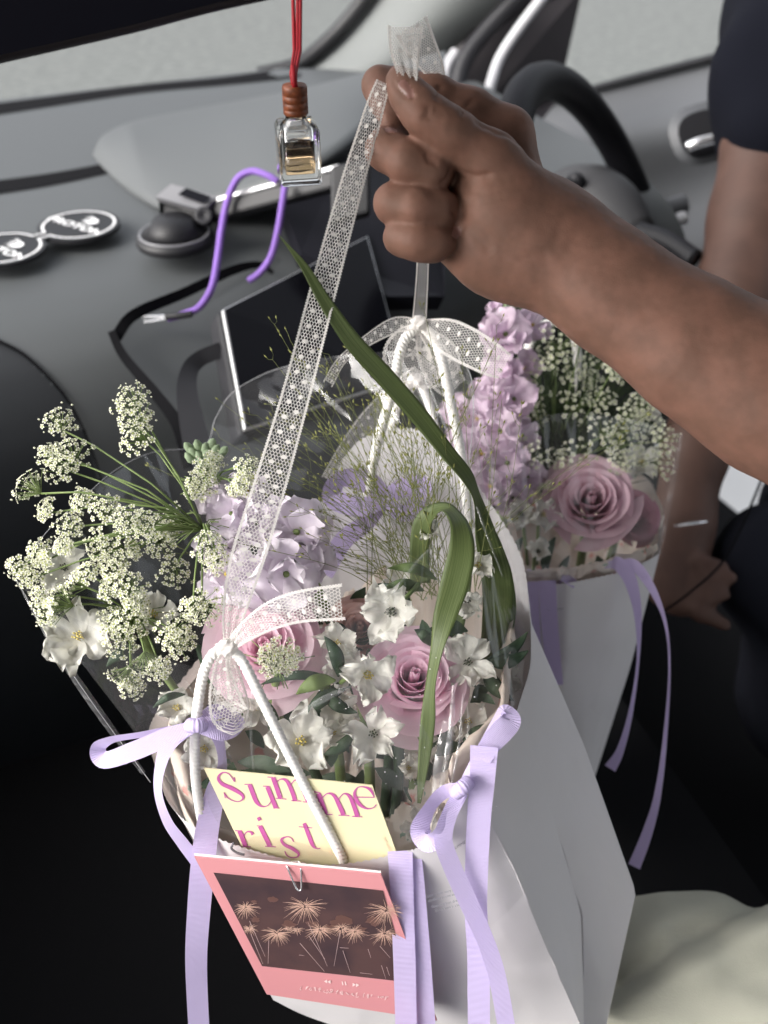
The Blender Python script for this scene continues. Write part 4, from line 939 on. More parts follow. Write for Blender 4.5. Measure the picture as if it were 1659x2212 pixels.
lace('strap', [(828, 178, .4335, 30, 0), (812, 225, .436, 38, 0), (790, 300, .438, 44, 5), (757, 410, .440, 50, 5), (700, 620, .443, 56, 0), (640, 850, .446, 60, 0), (575, 1075, .449, 70, 0), (535, 1205, .451, 72, 5), (508, 1310, .453, 52, 5), (493, 1395, .454, 20, 0)], ls, 220)
lace('tail', [(495, 1398, .452, 22, 0), (530, 1365, .449, 42, 10), (585, 1330, .447, 60, 8), (650, 1310, .446, 68, 0), (742, 1300, .446, 76, 0)], ls, 100)
lace('bow_loop', [(490, 1405, .455, 18, 0), (480, 1440, .455, 36, 20), (482, 1490, .456, 60, 10), (492, 1535, .458, 76, 0), (505, 1552, .462, 72, -30), (515, 1520, .466, 52, -30), (505, 1460, .466, 30, -10), (495, 1408, .460, 18, 0)], ls, 90)
knot(P(490, 1399, .452), .0040, m_lace, ls)
lb = thing('lace_strap', 'lace ribbon tied in a bow on the back handle below the fist', 'lace ribbon', P(*KB))
lace('strap', [(914, 540, .488, 24, 0), (912, 600, .52, 26, 10), (908, 660, .562, 28, 10), (905, 697, .586, 30, 0)], lb, 60, dots=False)
lace('tail', [(900, 700, .585, 22, 10), (850, 704, .582, 40, 35), (790, 738, .578, 36, 50), (738, 780, .575, 28, 50), (708, 830, .575, 22, 20)], lb, 60)
lace('tail', [(912, 700, .585, 22, 0), (960, 722, .580, 70, 5), (1010, 748, .575, 78, 0), (1060, 776, .57, 70, 0), (1090, 792, .57, 56, 0)], lb, 70)
lace('bow_loop', [(903, 705, .590, 20, 0), (880, 735, .596, 70, 20), (868, 775, .60, 82, 10), (905, 795, .605, 84, 0), (950, 790, .60, 80, -10), (955, 760, .596, 60, 0), (910, 708, .59, 20, 0)], lb, 80)
lace('bow_loop', [(908, 708, .592, 20, 0), (930, 760, .60, 60, 0), (960, 810, .61, 72, 0), (985, 840, .615, 56, 10)], lb, 60)
lace('tail', [(905, 800, .655, 26, 0), (860, 850, .65, 50, 10), (800, 910, .645, 52, 20), (750, 970, .64, 40, 30), (704, 1036, .64, 24, 30)], lb, 70)
knot(P(905, 697, .583), .0042, m_lace, lb)
knot(P(898, 822, .65), .0045, m_lace, lb)
lt = thing('lace_strap', 'sheer folded loop of lace sticking up above the thumb', 'lace ribbon', P(890, 170, .45))
lace('front_fold', [(884, 178, .4275, 34, 0), (880, 150, .4285, 46, 0), (875, 105, .431, 64, 0), (876, 56, .435, 74, 0)], lt, 60, cell=.0013)
lace('back_fold', [(888, 56, .4365, 74, 0), (906, 92, .446, 66, 0), (930, 135, .455, 50, 0), (950, 178, .462, 28, 0)], lt, 60, cell=.0013)

# ------------------------------------------------------------------ cards
def card4(name, q, th, mat, parent):
    n_ = (q[1] - q[0]).cross(q[3] - q[0]).normalized()
    if n_.dot(FWD) < 0: n_ = -n_
    vs = list(q) + [p + n_ * th for p in q]
    return mesh(name, vs, [(0, 1, 2, 3), (7, 6, 5, 4), (0, 4, 5, 1), (1, 5, 6, 2), (2, 6, 7, 3), (3, 7, 4, 0)], mat, parent, False), n_
m_ycard = M('yellow_card', (.66, .61, .40), .6, .3, bump=.05, bscale=700)
m_pk = M('magenta_ink', (.42, .085, .28), .6)
q = [P(440, 1659, .480), P(804, 1697, .464), None, P(556, 1900, .506)]
q[2] = onplane(880, 1905, q[0], (q[1] - q[0]).cross(q[3] - q[0]).normalized())
ct = thing('greeting_card', 'pale yellow card lettered Summerist standing behind the front rim', 'card', q[3])
_, ny = card4('card', q, .0006, m_ycard, ct)
# Didone letters as strokes of changing weight; card pixels taken from the photograph, set on the card plane
def glyph(strokes):
    mb = MB()
    for st in strokes:
        s = spline([p[:3] for p in st], 8 * len(st)) if len(st) > 2 else np.array([np.array(st[0][:3]) * (1 - t) + np.array(st[1][:3]) * t for t in np.linspace(0, 1, 6)], dtype=float)
        vs = []
        for i in range(len(s)):
            d = s[min(i + 1, len(s) - 1)][:2] - s[max(i - 1, 0)][:2]; d = d / (np.linalg.norm(d) + 1e-9); nx = np.array([-d[1], d[0]]) * max(s[i][2], 6.5) / 2
            for sg in (-1, 1):
                w = s[i][:2] + nx * sg; vs.append(onplane(CQ[0] + w[0] * CQ[2], CQ[1] + w[1] * CQ[2], q[0] - ny * .00035, ny))
        mb.add(vs, [(2 * i, 2 * i + 1, 2 * i + 3, 2 * i + 2) for i in range(len(s) - 1)])
    return mb.build('letter', m_pk, ct, False)
CQ = (398.2, 1592.6, .32)                      # zoom window 600..1400 x 2400..3333 in frame pixels
glyph([[(338, 300, 3), (300, 248, 5), (255, 240, 10), (228, 275, 17), (255, 315, 24), (320, 345, 28), (385, 385, 22), (395, 415, 12), (360, 435, 6), (300, 415, 5), (268, 375, 5)], [(336, 270, 3), (340, 300, 3)], [(268, 372, 3), (276, 412, 3)]])          # S
glyph([[(440, 320, 30), (470, 400, 30), (490, 440, 26), (520, 466, 12), (560, 462, 5), (592, 425, 4)], [(560, 335, 30), (618, 478, 30)], [(405, 318, 4), (445, 318, 4)], [(530, 330, 4), (570, 332, 4)], [(600, 478, 4), (640, 478, 4)]])       # u
glyph([[(598, 272, 30), (648, 412, 30)], [(560, 268, 4), (600, 272, 4)], [(618, 412, 4), (690, 418, 4)], [(612, 310, 4), (650, 283, 8), (690, 295, 22), (728, 370, 28), (748, 430, 28)], [(722, 428, 4), (790, 432, 4)], [(715, 325, 4), (745, 290, 8), (775, 305, 20), (815, 390, 26), (835, 438, 26)], [(800, 436, 4), (850, 440, 4)]])  # m
glyph([[(905, 380, 30), (955, 518, 30)], [(875, 368, 4), (915, 376, 4)], [(925, 520, 4), (1000, 522, 4)], [(920, 420, 4), (965, 380, 8), (1010, 395, 22), (1050, 470, 30), (1075, 526, 30)], [(1040, 526, 4), (1115, 530, 4)], [(1035, 425, 4), (1075, 382, 8), (1115, 400, 22), (1150, 480, 30), (1168, 535, 30)], [(1132, 534, 4), (1200, 538, 4)]])  # m
glyph([[(1150, 404, 4), (1282, 406, 4)], [(1282, 405, 5), (1255, 355, 20), (1215, 336, 10), (1170, 340, 8), (1148, 385, 20), (1175, 445, 26), (1225, 480, 12), (1270, 478, 6), (1296, 455, 4)]])  # e
glyph([[(372, 632, 30), (412, 735, 30)], [(342, 630, 4), (378, 632, 4)], [(392, 738, 4), (450, 740, 4)], [(392, 675, 4), (420, 640, 8), (448, 640, 14), (462, 658, 20)]])  # r
glyph([[(510, 600, 30), (578, 736, 30)], [(488, 598, 4), (520, 600, 4)], [(545, 736, 4), (618, 740, 4)], [(498, 540, 22), (510, 562, 24)]])  # i
glyph([[(738, 706, 3), (720, 680, 5), (690, 672, 8), (655, 690, 15), (675, 725, 20), (730, 752, 24), (770, 785, 18), (760, 808, 8), (720, 812, 5), (690, 795, 4), (678, 768, 4)]])  # s
glyph([[(808, 580, 24), (850, 690, 28), (870, 735, 20), (895, 752, 6), (918, 750, 4)], [(772, 604, 4), (864, 612, 4)]])  # t
m_ptx = M('peach_print', (.72, .56, .38), .6)
for a, b in (((890, 590), (990, 800)), ((1335, 675), (1380, 770))):
    mb = MB()
    for k in range(26):
        t0 = k / 26; p0 = (a[0] + (b[0] - a[0]) * t0, a[1] + (b[1] - a[1]) * t0)
        if rnd.random() < .2: continue
        w = rnd.uniform(8, 22); v4 = [(0, 0), (w, -1), (w + 1, 3), (1, 4)]
        mb.add([onplane(CQ[0] + (p0[0] + x) * CQ[2], CQ[1] + (p0[1] + y) * CQ[2], q[0] - ny * .0003, ny) for x, y in v4], [(0, 1, 2, 3)])
    mb.build('small_print', m_ptx, ct, False)

m_pcard = M('pink_card', (.58, .25, .27), .5, .35, bump=.04, bscale=700)
q2 = [P(420, 1851, .480), P(823, 1889, .467), None, P(576, 2148, .527)]
q2[2] = onplane(944, 2205, q2[0], (q2[1] - q2[0]).cross(q2[3] - q2[0]).normalized())
pc = thing('photo_card', 'pink instant-photo style card with fireworks clipped to the front rim', 'photo card', q2[3])
_, n2 = card4('card', q2, .0008, m_pcard, pc)
mesh('white_edge', [q2[0] + n2 * .0009, q2[1] + n2 * .0009, q2[1] + n2 * .0009 + (q2[1] - q2[2]).normalized() * .0016, q2[0] + n2 * .0009 + (q2[0] - q2[3]).normalized() * .0016], [(0, 1, 2, 3)], M('card_edge', (.85, .82, .80), .6), pc, False)
def on2(x, y, off=.0003): return onplane(x, y, q2[0] - n2 * off, n2)
mph = M('night_photo', (.055, .036, .042), .25, .5, col2=(.09, .052, .052), vscale=45)
mesh('photo_print', [on2(461, 1885), on2(827, 1924), on2(884, 2122), on2(566, 2087)], [(0, 1, 2, 3)], mph, pc, False)
m_fw = M('firework_print', (.62, .40, .32), .4); m_fo = M('smoke_print', (.115, .058, .05), .5); m_tr = M('trail_print', (.50, .36, .36), .4)
def pquad(mb, a, b, w0, w1, off):
    d = np.array(b) - np.array(a); d = d / (np.linalg.norm(d) + 1e-9); nx = np.array([-d[1], d[0]])
    mb.add([on2(*(np.array(a) + nx * w0), off), on2(*(np.array(a) - nx * w0), off), on2(*(np.array(b) - nx * w1), off), on2(*(np.array(b) + nx * w1), off)], [(0, 1, 2, 3)])
def W2(x, y): return CQ[0] + x * .32, CQ[1] + y * .32
for (x, y, r) in ((470, 1110, 26), (590, 1095, 45), (480, 1230, 40), (700, 1265, 60), (1060, 1240, 80), (980, 1290, 60), (1290, 1240, 70), (1180, 1300, 55), (860, 1260, 50)):
    mb = MB(); cx_, cy_ = W2(x, y); n = 16; o = [on2(cx_ + math.cos(k * .3927) * r * .32 * rnd.uniform(.5, 1.15), cy_ + math.sin(k * .3927) * r * .17 * rnd.uniform(.5, 1.2), .0004) for k in range(n)]
    mb.add(o, [tuple(range(n))]); mb.build('smoke', m_fo, pc, False)
for (x, y, r, n) in ((415, 1150, 105, 44), (815, 1140, 165, 60), (1365, 1170, 165, 50), (625, 1325, 125, 50), (915, 1300, 115, 44), (1150, 1310, 110, 40), (1060, 1290, 90, 30), (1350, 1330, 120, 40), (440, 1290, 70, 24), (760, 1300, 60, 18), (700, 1290, 50, 16)):
    mb = MB()
    for k in range(n):
        th = 2 * math.pi * k / n + rnd.uniform(-.1, .1); rr = r * rnd.uniform(.45, 1.05); last = None; r0 = rnd.uniform(.05, .35)
        for j in range(5):
            f = r0 + (1 - r0) * j / 4; xx = x + math.cos(th) * rr * f; yy = y + math.sin(th) * rr * f * .62 + 16 * f * f * (r / 100)
            w = W2(xx, yy)
            if 470 < w[0] < 872 and last and (w[0] - 461) * (2087 - 1885) > (w[1] - 1885) * (566 - 461): pquad(mb, last, w, .30 + .3 * (f < .8), .45 * (1 - f) + .1, .0006)
            last = w
    if mb.v: mb.build('firework', m_fw, pc, False)
for a, b in (((440, 1240), (545, 1480)), ((450, 1330), (530, 1530)), ((570, 1370), (565, 1530)), ((835, 1250), (965, 1545)), ((780, 1390), (945, 1580)), ((840, 1340), (950, 1500)), ((1050, 1320), (1010, 1545)), ((1070, 1440), (1120, 1590)), ((1320, 1410), (1390, 1490)), ((1330, 1540), (1360, 1630)), ((1240, 1430), (1260, 1490)), ((1050, 1420), (1110, 1424)), ((775, 1470), (810, 1474)), ((1185, 1590), (1270, 1600)), ((1365, 1550), (1385, 1610))):
    mb = MB(); pquad(mb, W2(*a), W2(*b), .5, .25, .0007); mb.build('trail', m_tr, pc, False)
m_pw = M('pale_pink_print', (.85, .66, .66), .5)
mb = MB()                                      # player symbols and the pale handwritten line
for x, sg in ((955, -1), (978, -1), (1145, 1), (1168, 1)):
    a = W2(x - 9 * sg, 1635 + (x - 950) * .12); b = W2(x + 12 * sg, 1647 + (x - 950) * .12); c_ = W2(x - 9 * sg, 1660 + (x - 950) * .12)
    mb.add([on2(*a, .0004), on2(*b, .0004), on2(*c_, .0004)], [(0, 1, 2)])
for x in (1065, 1085): pquad(mb, W2(x, 1648), W2(x + 6, 1674), 1.1, 1.1, .0004)
mb.build('player_symbols', m_pw, pc, False)
mb = MB(); x = 785
while x < 1385:
    y = 1690 + (x - 785) * .125; pts = [(x + rnd.uniform(-4, 22), y + rnd.uniform(-16, 18)) for _ in range(5)]; s = spline(pts, 14)
    for i in range(13): pquad(mb, W2(*s[i]), W2(*s[i + 1]), .5, .5, .0004)
    x += rnd.uniform(24, 40)
mb.build('handwriting', m_pw, pc, False)
cl = thing('paper_clip', 'small silver paper clip holding the photo card to the rim', 'paper clip', P(625, 1870, .475))
dtube('wire', [(618, 1868, .4745), (622, 1876, .4735), (634, 1905, .4755), (642, 1921, .4765), (650, 1922, .4765), (651, 1908, .4755), (650, 1878, .4735), (648, 1868, .4745)], .0005, m_steel, cl, 60, 8)
dtube('wire', [(618, 1868, .4745), (630, 1862, .4765), (646, 1862, .4765), (648, 1868, .4745)], .0005, m_steel, cl, 20, 8)
# ------------------------------------------------------------------ flowers
def basis(ax):
    ax = ax.normalized(); u = ax.cross(ZC)
    if u.length < 1e-3: u = RGT.copy()
    u.normalize(); return ax, u, ax.cross(u)
def bend(p, tilt_right, tilt_up, toward=1.0):  # an axis facing the viewer, leaning right and up in the picture
    return (tocam(p) * toward + RGT * tilt_right + UPV * tilt_up).normalized()
def petal(name, base, out, nor, ln, wd, mat, parent, cup=.3, ruf=.12, notch=0.0, seed=0, tipcurl=0.0, basew=.25, nu=7, nv=8, round_=1.0):
    side = out.cross(nor).normalized(); vs = []
    for j in range(nv):
        v = j / (nv - 1); w = wd * (basew + (1 - basew) * math.sin(min(1, v * 1.02) ** .75 * math.pi * .5)) * (math.sqrt(max(0, 1 - max(0, (v - .62) / .40) ** 2)) * .999 + .001)
        for i in range(nu):
            u = i / (nu - 1) * 2 - 1
            ed = 1 - notch * math.exp(-(u / .28) ** 2) * (v ** 3) - .14 * round_ * u * u * v
            l = ln * v * ed * (1 + .045 * v * noise.noise(Vector((u * 5 + seed * 1.7, seed, v))) )
            h = cup * ln * (v * v * .6) + cup * wd * u * u * .75 * v - tipcurl * ln * max(0, v - .6) ** 2 * 3
            h += ruf * ln * (v ** 1.5) * (noise.noise(Vector((u * 1.6 + seed * 3.1, v * 2.2, seed * 7.7))) + .45 * noise.noise(Vector((u * 4 + seed, v * 5, seed * 2.2))))
            vs.append(base + out * l + side * (w * u * .5 * 1.0) + nor * h)
    return mesh(name, vs, grid_faces(nu, nv), mat, parent)

def rose(label, x, y, d, Rpx, tr, tu, mat, n=34, seed=1, openness=1.0, stem=True):
    r_ = random.Random(seed); c = P(x, y, d); R = px(Rpx, d); ax, u, w = basis(bend(c, tr, tu))
    t = thing('rose', label, 'rose', c - ax * R)
    for i in range(n):
        f = i / (n - 1); phi = i * 2.39996 + r_.uniform(-.15, .15)
        rad_ = R * (.10 + .86 * f ** 1.15); half = 1.75 - .75 * f + r_.uniform(-.08, .08)
        top = R * (.62 - .10 * f - .42 * f ** 4); curl = R * (.02 + .30 * f ** 2.2) * openness; vs = []; nu, nv = 11, 8
        for j in range(nv):
            v = j / (nv - 1)
            for k in range(nu):
                a = (k / (nu - 1) * 2 - 1); edge = 1 - .20 * abs(a) ** 3
                th = phi + a * half * (.55 + .45 * v)
                rr = rad_ * (.35 + .65 * v ** .6) * (1 + .05 * math.sin(3 * th + i)) + curl * max(0, v - .62) ** 2 * 5.5
                rr *= (1 - (.55 * v ** 1.6 if f < .18 else 0)) * (1 - .10 * (1 - a * a) * (1 - f)) * (1 + .05 * a * (1 - .5 * f))     # one edge tucks under the next: spiral
                z = -R * .55 + (top + R * .55) * v * edge - curl * .9 * max(0, v - .70) ** 2 * 6
                z += R * .03 * noise.noise(Vector((a * 2 + i, v * 3, seed)))
                vs.append(c + u * (math.cos(th) * rr) + w * (math.sin(th) * rr) + ax * z)
        mesh('petal', vs, grid_faces(nu, nv), mat, t)
    if stem:
        mb = MB(); tube(mb, [c - ax * R * .5, c - ax * R * 1.2, c - ax * R * 1.4 - ZC * .05], .0032, 8); mb.build('stem', m_stem, t)
    return t

def delph(label, x, y, d, Rpx, tr, tu, seed, n=5, spread=1.0, toward=1.0, mat=None, group=None, stemto=None, cat='flower', name='delphinium_flower', eye=True):
    Rpx *= 1.2; r_ = random.Random(seed); c = P(x, y, d); R = px(Rpx, d); ax, u, w = basis(bend(c, tr, tu, toward))
    t = thing(name, label, cat, c, group); spread *= r_.uniform(.68, 1.0)
    ph0 = r_.uniform(0, 6.28)
    for i in range(n):
        ph = ph0 + 2 * math.pi * i / n + r_.uniform(-.25, .25); o = u * math.cos(ph) + w * math.sin(ph)
        out = (o * spread + ax * (1.05 - spread) + ax * r_.uniform(-.05, .25)).normalized(); nr = (ax - out * ax.dot(out)).normalized()
        petal('petal', c + o * R * .06, out, nr, R * r_.uniform(.92, 1.25), R * r_.uniform(.70, 1.05), mat or m_dwhite, t, .28, .60, .12, seed * 11 + i, .3, .22, 9, 10)
    if eye:
        for i in range(4):
            ph = i * 1.57 + .4; o = u * math.cos(ph) + w * math.sin(ph); out = (o * .55 + ax).normalized(); nr = (ax - out * ax.dot(out)).normalized()
            petal('inner_petal', c, out, nr, R * .34, R * .20, mat or m_dwhite, t, .2, .3, .2, seed * 5 + i, 0, .3, 4, 4)
        mb = MB()
        for i in range(10):
            ph = i * 2.4; rr = R * .15 * math.sqrt(i / 10); p = c + (u * math.cos(ph) + w * math.sin(ph)) * rr
            tube(mb, [p, p + ax * R * .24], R * .018, 4); tube(mb, [p + ax * R * .22, p + ax * R * .29], R * .032, 5)
        mb.build('stamens', m_dot if seed % 2 else m_yel, t)
    if stemto:
        mb = MB(); e = P(*stemto); m_ = (c - ax * R * .5).lerp(e, .5); tube(mb, [c - ax * R * .02, c - ax * R * .5, m_, e], .0012, 6); mb.build('stem', m_stem, t)
    return t

def floret(parent, x, y, d, Rpx, tr, tu, seed, mat, n=4):
    r_ = random.Random(seed); c = P(x, y, d); R = px(Rpx, d); ax, u, w = basis(bend(c, tr, tu))
    mb = MB(); tube(mb, [c - ax * R * .5, c - ax * R * .1, c + ax * R * .12], [R * .10, R * .14, R * .05], 8); fl = mb.build('floret', m_stem if seed % 3 else m_yel, parent)
    ph0 = r_.uniform(0, 6.28)
    n2_ = n + 3
    for i in range(n2_):
        inner = i >= n; ph = ph0 + 2 * math.pi * i / n + (.78 if inner else 0) + r_.uniform(-.25, .25); o = u * math.cos(ph) + w * math.sin(ph); out = (o * (.75 if inner else 1) + ax * (r_.uniform(.5, 1.1) if inner else r_.uniform(-.3, .35))).normalized(); nr = (ax - out * ax.dot(out)).normalized()
        petal('petal', c + o * R * .05, out, nr, R * r_.uniform(.9, 1.2) * (.72 if inner else 1), R * r_.uniform(1.05, 1.4) * (.8 if inner else 1), mat, fl, .30, .40, .14, seed * 7 + i, .5, .18, 8, 8)
    return fl

def umbellet(parent, hub, x, y, d, Rpx, seed, n=34, tilt=None, back=False, fs_=1.0):
    r_ = random.Random(seed); c = P(x, y, d); R = px(Rpx, d)
    dirn = (c - hub).normalized() * .55 + tocam(c) * (-.45 if back else .75) + Vector((r_.uniform(-.35, .35), r_.uniform(-.2, .2), r_.uniform(-.2, .35)))
    ax, u, w = basis(dirn); root = c - ax * R * .85; mb = MB(); mc = MB(); mp = MB()
    for i in range(n):
        f = math.sqrt((i + .5) / n); ph = i * 2.39996; rr = R * 1.12 * f * r_.uniform(.80, 1.12); e = c + (u * math.cos(ph) + w * math.sin(ph)) * rr + ax * (R * .30 * (1 - f * f) + r_.uniform(-.12, .12) * R)
        mid = root.lerp(e, .55) + ax * R * .06; tube(mp, [root, mid, e], .00022, 3, cap=False)
        fa, fu, fw = basis(e - root + Vector((r_.uniform(-.3, .3), r_.uniform(-.3, .3), r_.uniform(-.3, .3))) * R * .8 + tocam(e) * R * .3); s = r_.uniform(.0011, .0016) * (1.0 if f < .7 else 1.2) * fs_
        p0 = r_.uniform(0, 6.28)
        for k in range(5):
            a = p0 + k * 1.2566; o = fu * math.cos(a) + fw * math.sin(a); sd = fa.cross(o); b = e + fa * .0002
            mb.add([b + o * s * .18, b + o * s * .75 + sd * s * .42 + fa * s * .25, b + o * s * 1.1 + fa * s * .1, b + o * s * .75 - sd * s * .42 + fa * s * .25], [(0, 1, 2, 3)])
        mc.add([e + fu * math.cos(a) * s * .34 + fw * math.sin(a) * s * .34 + fa * .0004 for a in (0, 1.26, 2.51, 3.77, 5.03)], [(0, 1, 2, 3, 4)])
        for k in range(1):                     # hairy bud in between
            q = e + Vector((r_.uniform(-1, 1), r_.uniform(-1, 1), r_.uniform(-1, 1))) * s * 1.6; bs = s * .42
            mb.add([q + Vector(v) * bs for v in ((1, 0, 0), (-1, 0, 0), (0, 1, 0), (0, -1, 0), (0, 0, 1), (0, 0, -1))], [(0, 2, 4), (2, 1, 4), (1, 3, 4), (3, 0, 4), (2, 0, 5), (1, 2, 5), (3, 1, 5), (0, 3, 5)])
    o = mb.build('umbellet', m_ammi, parent, False); mc.build('centres', m_ammic, o, False); mp.build('pedicels', m_stem, o)
    m2 = MB(); h = hub; sag = Vector((0, 0, .012)) * r_.uniform(.3, 1.2); tube(m2, [h, h.lerp(root, .35) + sag * .8, h.lerp(root, .75) + sag * .6, root], .00055, 5); m2.build('ray', m_stem, o)
    return o

# --- queen anne's lace, left
def Z4(x, y): return x * .44, 796 + y * .44
def ammi(label, hub, items, seed, stem):
    hp = P(*hub); t = thing('umbel_flower', label, 'wildflower', hp)
    for i, it in enumerate(items):
        x, y = Z4(it[0], it[1]); d = it[3] if len(it) > 3 and it[3] else hub[2] + rnd.uniform(-.035, .02)
        umbellet(t, hp, x, y, d, it[2] * .44, seed + i, int(9 + it[2] * .20), back=len(it) > 4)
    m_ = MB(); tube(m_, pcurve(stem, 20), .0022, 8); m_.build('stem', m_stem, t)
    m_ = MB(); r_ = random.Random(seed)      # feathery bracts at the hub
    for k in range(26):
        a = r_.uniform(0, 6.28); e = hp + Vector((math.cos(a), math.sin(a) * .6, r_.uniform(-.6, .8))) * r_.uniform(.008, .022); tube(m_, [hp, hp.lerp(e, .5) + ZC * .003, e], .0003, 3)
    m_.build('bracts', m_stem, t)
    return t
ammi("white lace-like umbels spreading over the left side of the front bag", (440, 1144, .505),
     [(640, 150, 95, .50), (665, 240, 90, .495), (670, 330, 95, .50), (295, 265, 78, .52), (240, 420, 60, .51), (350, 420, 95, .51), (300, 480, 80, .505), (140, 580, 92, .50, 1), (225, 690, 55, .50), (395, 640, 62, .50), (520, 690, 72, .49), (340, 765, 70, .50),
      (620, 745, 68), (705, 760, 70), (840, 750, 95), (800, 800, 70), (185, 900, 62, .50), (215, 940, 50, .50), (90, 985, 62, .50), (150, 1030, 55, .50), (310, 870, 48), (480, 870, 80), (570, 890, 80), (655, 890, 48), (770, 865, 78), (860, 1000, 80), (1030, 880, 80, .485), (1060, 950, 60, .485), (1010, 1170, 95, .478), (950, 1180, 60, .48)], 100,
     [(440, 1144, .505), (470, 1150, .515), (520, 1200, .53), (560, 1300, .55), (600, 1450, .57)])
ammi("lower cluster of white umbels by the left film edge", (296, 1340, .515),
     [(280, 1150, 95, .49, 1), (220, 1190, 70, .49), (200, 1120, 50, .49), (560, 980, 70, .49), (640, 1070, 80, .485), (540, 1080, 58, .49), (370, 1050, 75, .495, 1), (440, 1000, 62, .49), (640, 1250, 90, .49), (860, 1290, 95, .482), (880, 1340, 80, .48), (590, 1330, 85, .49), (720, 1450, 85, .487, 1), (610, 1520, 85, .49, 1), (650, 1560, 60, .49), (780, 1480, 60, .485), (540, 1240, 60, .495), (680, 1160, 55, .49)], 200,
     [(296, 1340, .515), (330, 1420, .53), (400, 1520, .55), (470, 1640, .57)])
ammi("small umbel beside the grey-green bud at the strap", (455, 1060, .53), [(1010, 500, 62, .51), (990, 560, 75, .51), (1050, 450, 45, .515), (1210, 490, 62, .50), (1200, 560, 55, .50), (1160, 590, 40, .505), (960, 600, 48, .51)], 300, [(455, 1060, .53), (470, 1140, .54), (520, 1300, .57)])
ammi("little white umbel lying over the pink rose by the handle knot", (600, 1450, .49), [(1365, 1411, 95, .474), (1330, 1440, 60, .475), (1420, 1420, 60, .474)], 340, [(600, 1450, .49), (590, 1520, .51), (600, 1600, .55)])

# --- roses of the front bag
rose('open lilac-pink rose, largest bloom in the middle of the front bag', 893, 1470, .515, 106, .10, .36, m_rose, 30, 1, 1.35)
rose('pale pink rose half hidden behind the lace tail and small umbel', 575, 1402, .508, 112, -.15, .30, m_rose2, 24, 2, 1.7)
rose('small peach rose behind the white delphinium', 778, 1365, .545, 78, .0, .35, m_peach, 34, 3, .8)
# --- stock, left front
st = thing('stock_flower', 'pale lilac stock spike leaning behind the lace strap of the front bag', 'flower', P(680, 1300, .57))
for i, (x, y, R, tr, tu, d) in enumerate([(500, 1110, 48, -.3, .4, .520), (470, 1078, 36, -.5, .5, .530), (535, 1062, 36, .1, .7, .535), (556, 1130, 48, .1, .5, .518), (640, 1150, 66, .6, .3, .520), (598, 1128, 44, .2, .7, .525), (618, 1240, 66, .2, -.1, .508), (560, 1240, 58, -.2, .0, .515), (490, 1240, 50, -.5, .0, .520), (480, 1180, 46, -.5, .2, .522), (666, 1215, 44, .6, -.2, .525), (588, 1290, 46, .0, -.3, .518)]):
    floret(st, x, y, d - .008, R * 1.28, tr, tu, 400 + i, m_stock, 4 if i % 2 else 5)
mb = MB(); tube(mb, pcurve([(440, 1010, .545), (470, 1060, .540), (520, 1120, .535), (585, 1172, .528), (640, 1208, .530), (690, 1285, .545), (730, 1400, .565)], 40), .0032, 10); mb.build('stem', m_stem, st)
for i, (x, y, R) in enumerate([(505, 1030, 16), (480, 1042, 15), (530, 1035, 14), (465, 1025, 13)]):
    c = P(x, y, .53); ax = Vector((rnd.uniform(-.4, .4), -.4, 1)).normalized(); mb = MB(); L_ = px(R, .53); tube(mb, [c - ax * L_, c - ax * L_ * .4, c + ax * L_ * .4, c + ax * L_], [L_ * .35, L_ * .75, L_ * .6, L_ * .15], 9); mb.build('bud', m_bud if i % 2 else m_stock, st)
# grey-green bud rosette
bt = thing('bud_rosette', 'grey-green rosette of fleshy buds above the lilac stock', 'bud', P(440, 985, .53))
for i in range(14):
    a = i * 2.4; r = 3 + 34 * math.sqrt(i / 14); c = P(442 + r * math.cos(a) * 1.15, 980 + r * math.sin(a) * .75, .528); ax = (tocam(c) * .5 + UPV * .6 + RGT * math.cos(a) * .6).normalized(); L_ = px(15, .53); mb = MB()
    tube(mb, [c - ax * L_, c - ax * L_ * .3, c + ax * L_ * .5, c + ax * L_ * 1.0], [L_ * .35, L_ * .7, L_ * .55, L_ * .12], 8); mb.build('bud', m_bud, bt)

# --- white delphiniums of the front bag
D = delph
D('white delphinium bloom hanging over the top of the lilac rose', 848, 1318, .482, 62, -.35, -.25, 1, 6, stemto=(905, 1260, .50))
D('white bell-shaped delphinium seen from the side, left of the rose', 790, 1455, .478, 52, .55, -.35, 2, 5, .75, stemto=(735, 1475, .49))
D('star-shaped white delphinium below the rose near the stems', 805, 1586, .492, 54, .05, .1, 3, 5)
D('large papery white delphinium just above the yellow card', 648, 1602, .482, 66, .05, .1, 4, 5)
D('pale delphinium under the film, right of the rose', 1008, 1432, .515, 50, .2, .2, 5, 6)
D('narrow white delphinium folded beside the loop leaf, upper of two', 1028, 1222, .525, 38, .5, .1, 6, 4, .6)
D('narrow white delphinium hanging under the other beside the loop leaf', 1006, 1292, .525, 38, .4, -.5, 7, 4, .6)
D('white delphinium left of the peach rose, under a dark leaf', 726, 1392, .502, 46, .1, .2, 8, 5)
D('small white delphinium between the two pink roses', 738, 1440, .500, 40, .2, -.2, 9, 5)
D('white delphinium at the left film edge below the umbels', 172, 1376, .500, 62, -.3, .2, 10, 6)
D('white petals peeping between umbels at the far left', 140, 1228, .515, 46, -.3, .3, 11, 5)
D('white delphinium behind the lower umbels', 330, 1332, .525, 52, .0, .5, 12, 5)
D('curled white petal bloom inside the bend of the loop leaf', 932, 1152, .520, 32, -.2, .5, 13, 4, .7)
D('cream delphinium with yellow eye left of the white handle', 384, 1530, .520, 42, -.3, .2, 14, 5)
D('cream delphinium under the lavender bow at the left rim', 440, 1620, .505, 48, .0, .2, 16, 6)
D('small white delphinium at the back above the peach rose', 862, 1266, .535, 36, .0, .6, 18, 5)
D('white delphinium deep in the bag under the handle', 560, 1530, .515, 46, .1, .2, 20, 5)
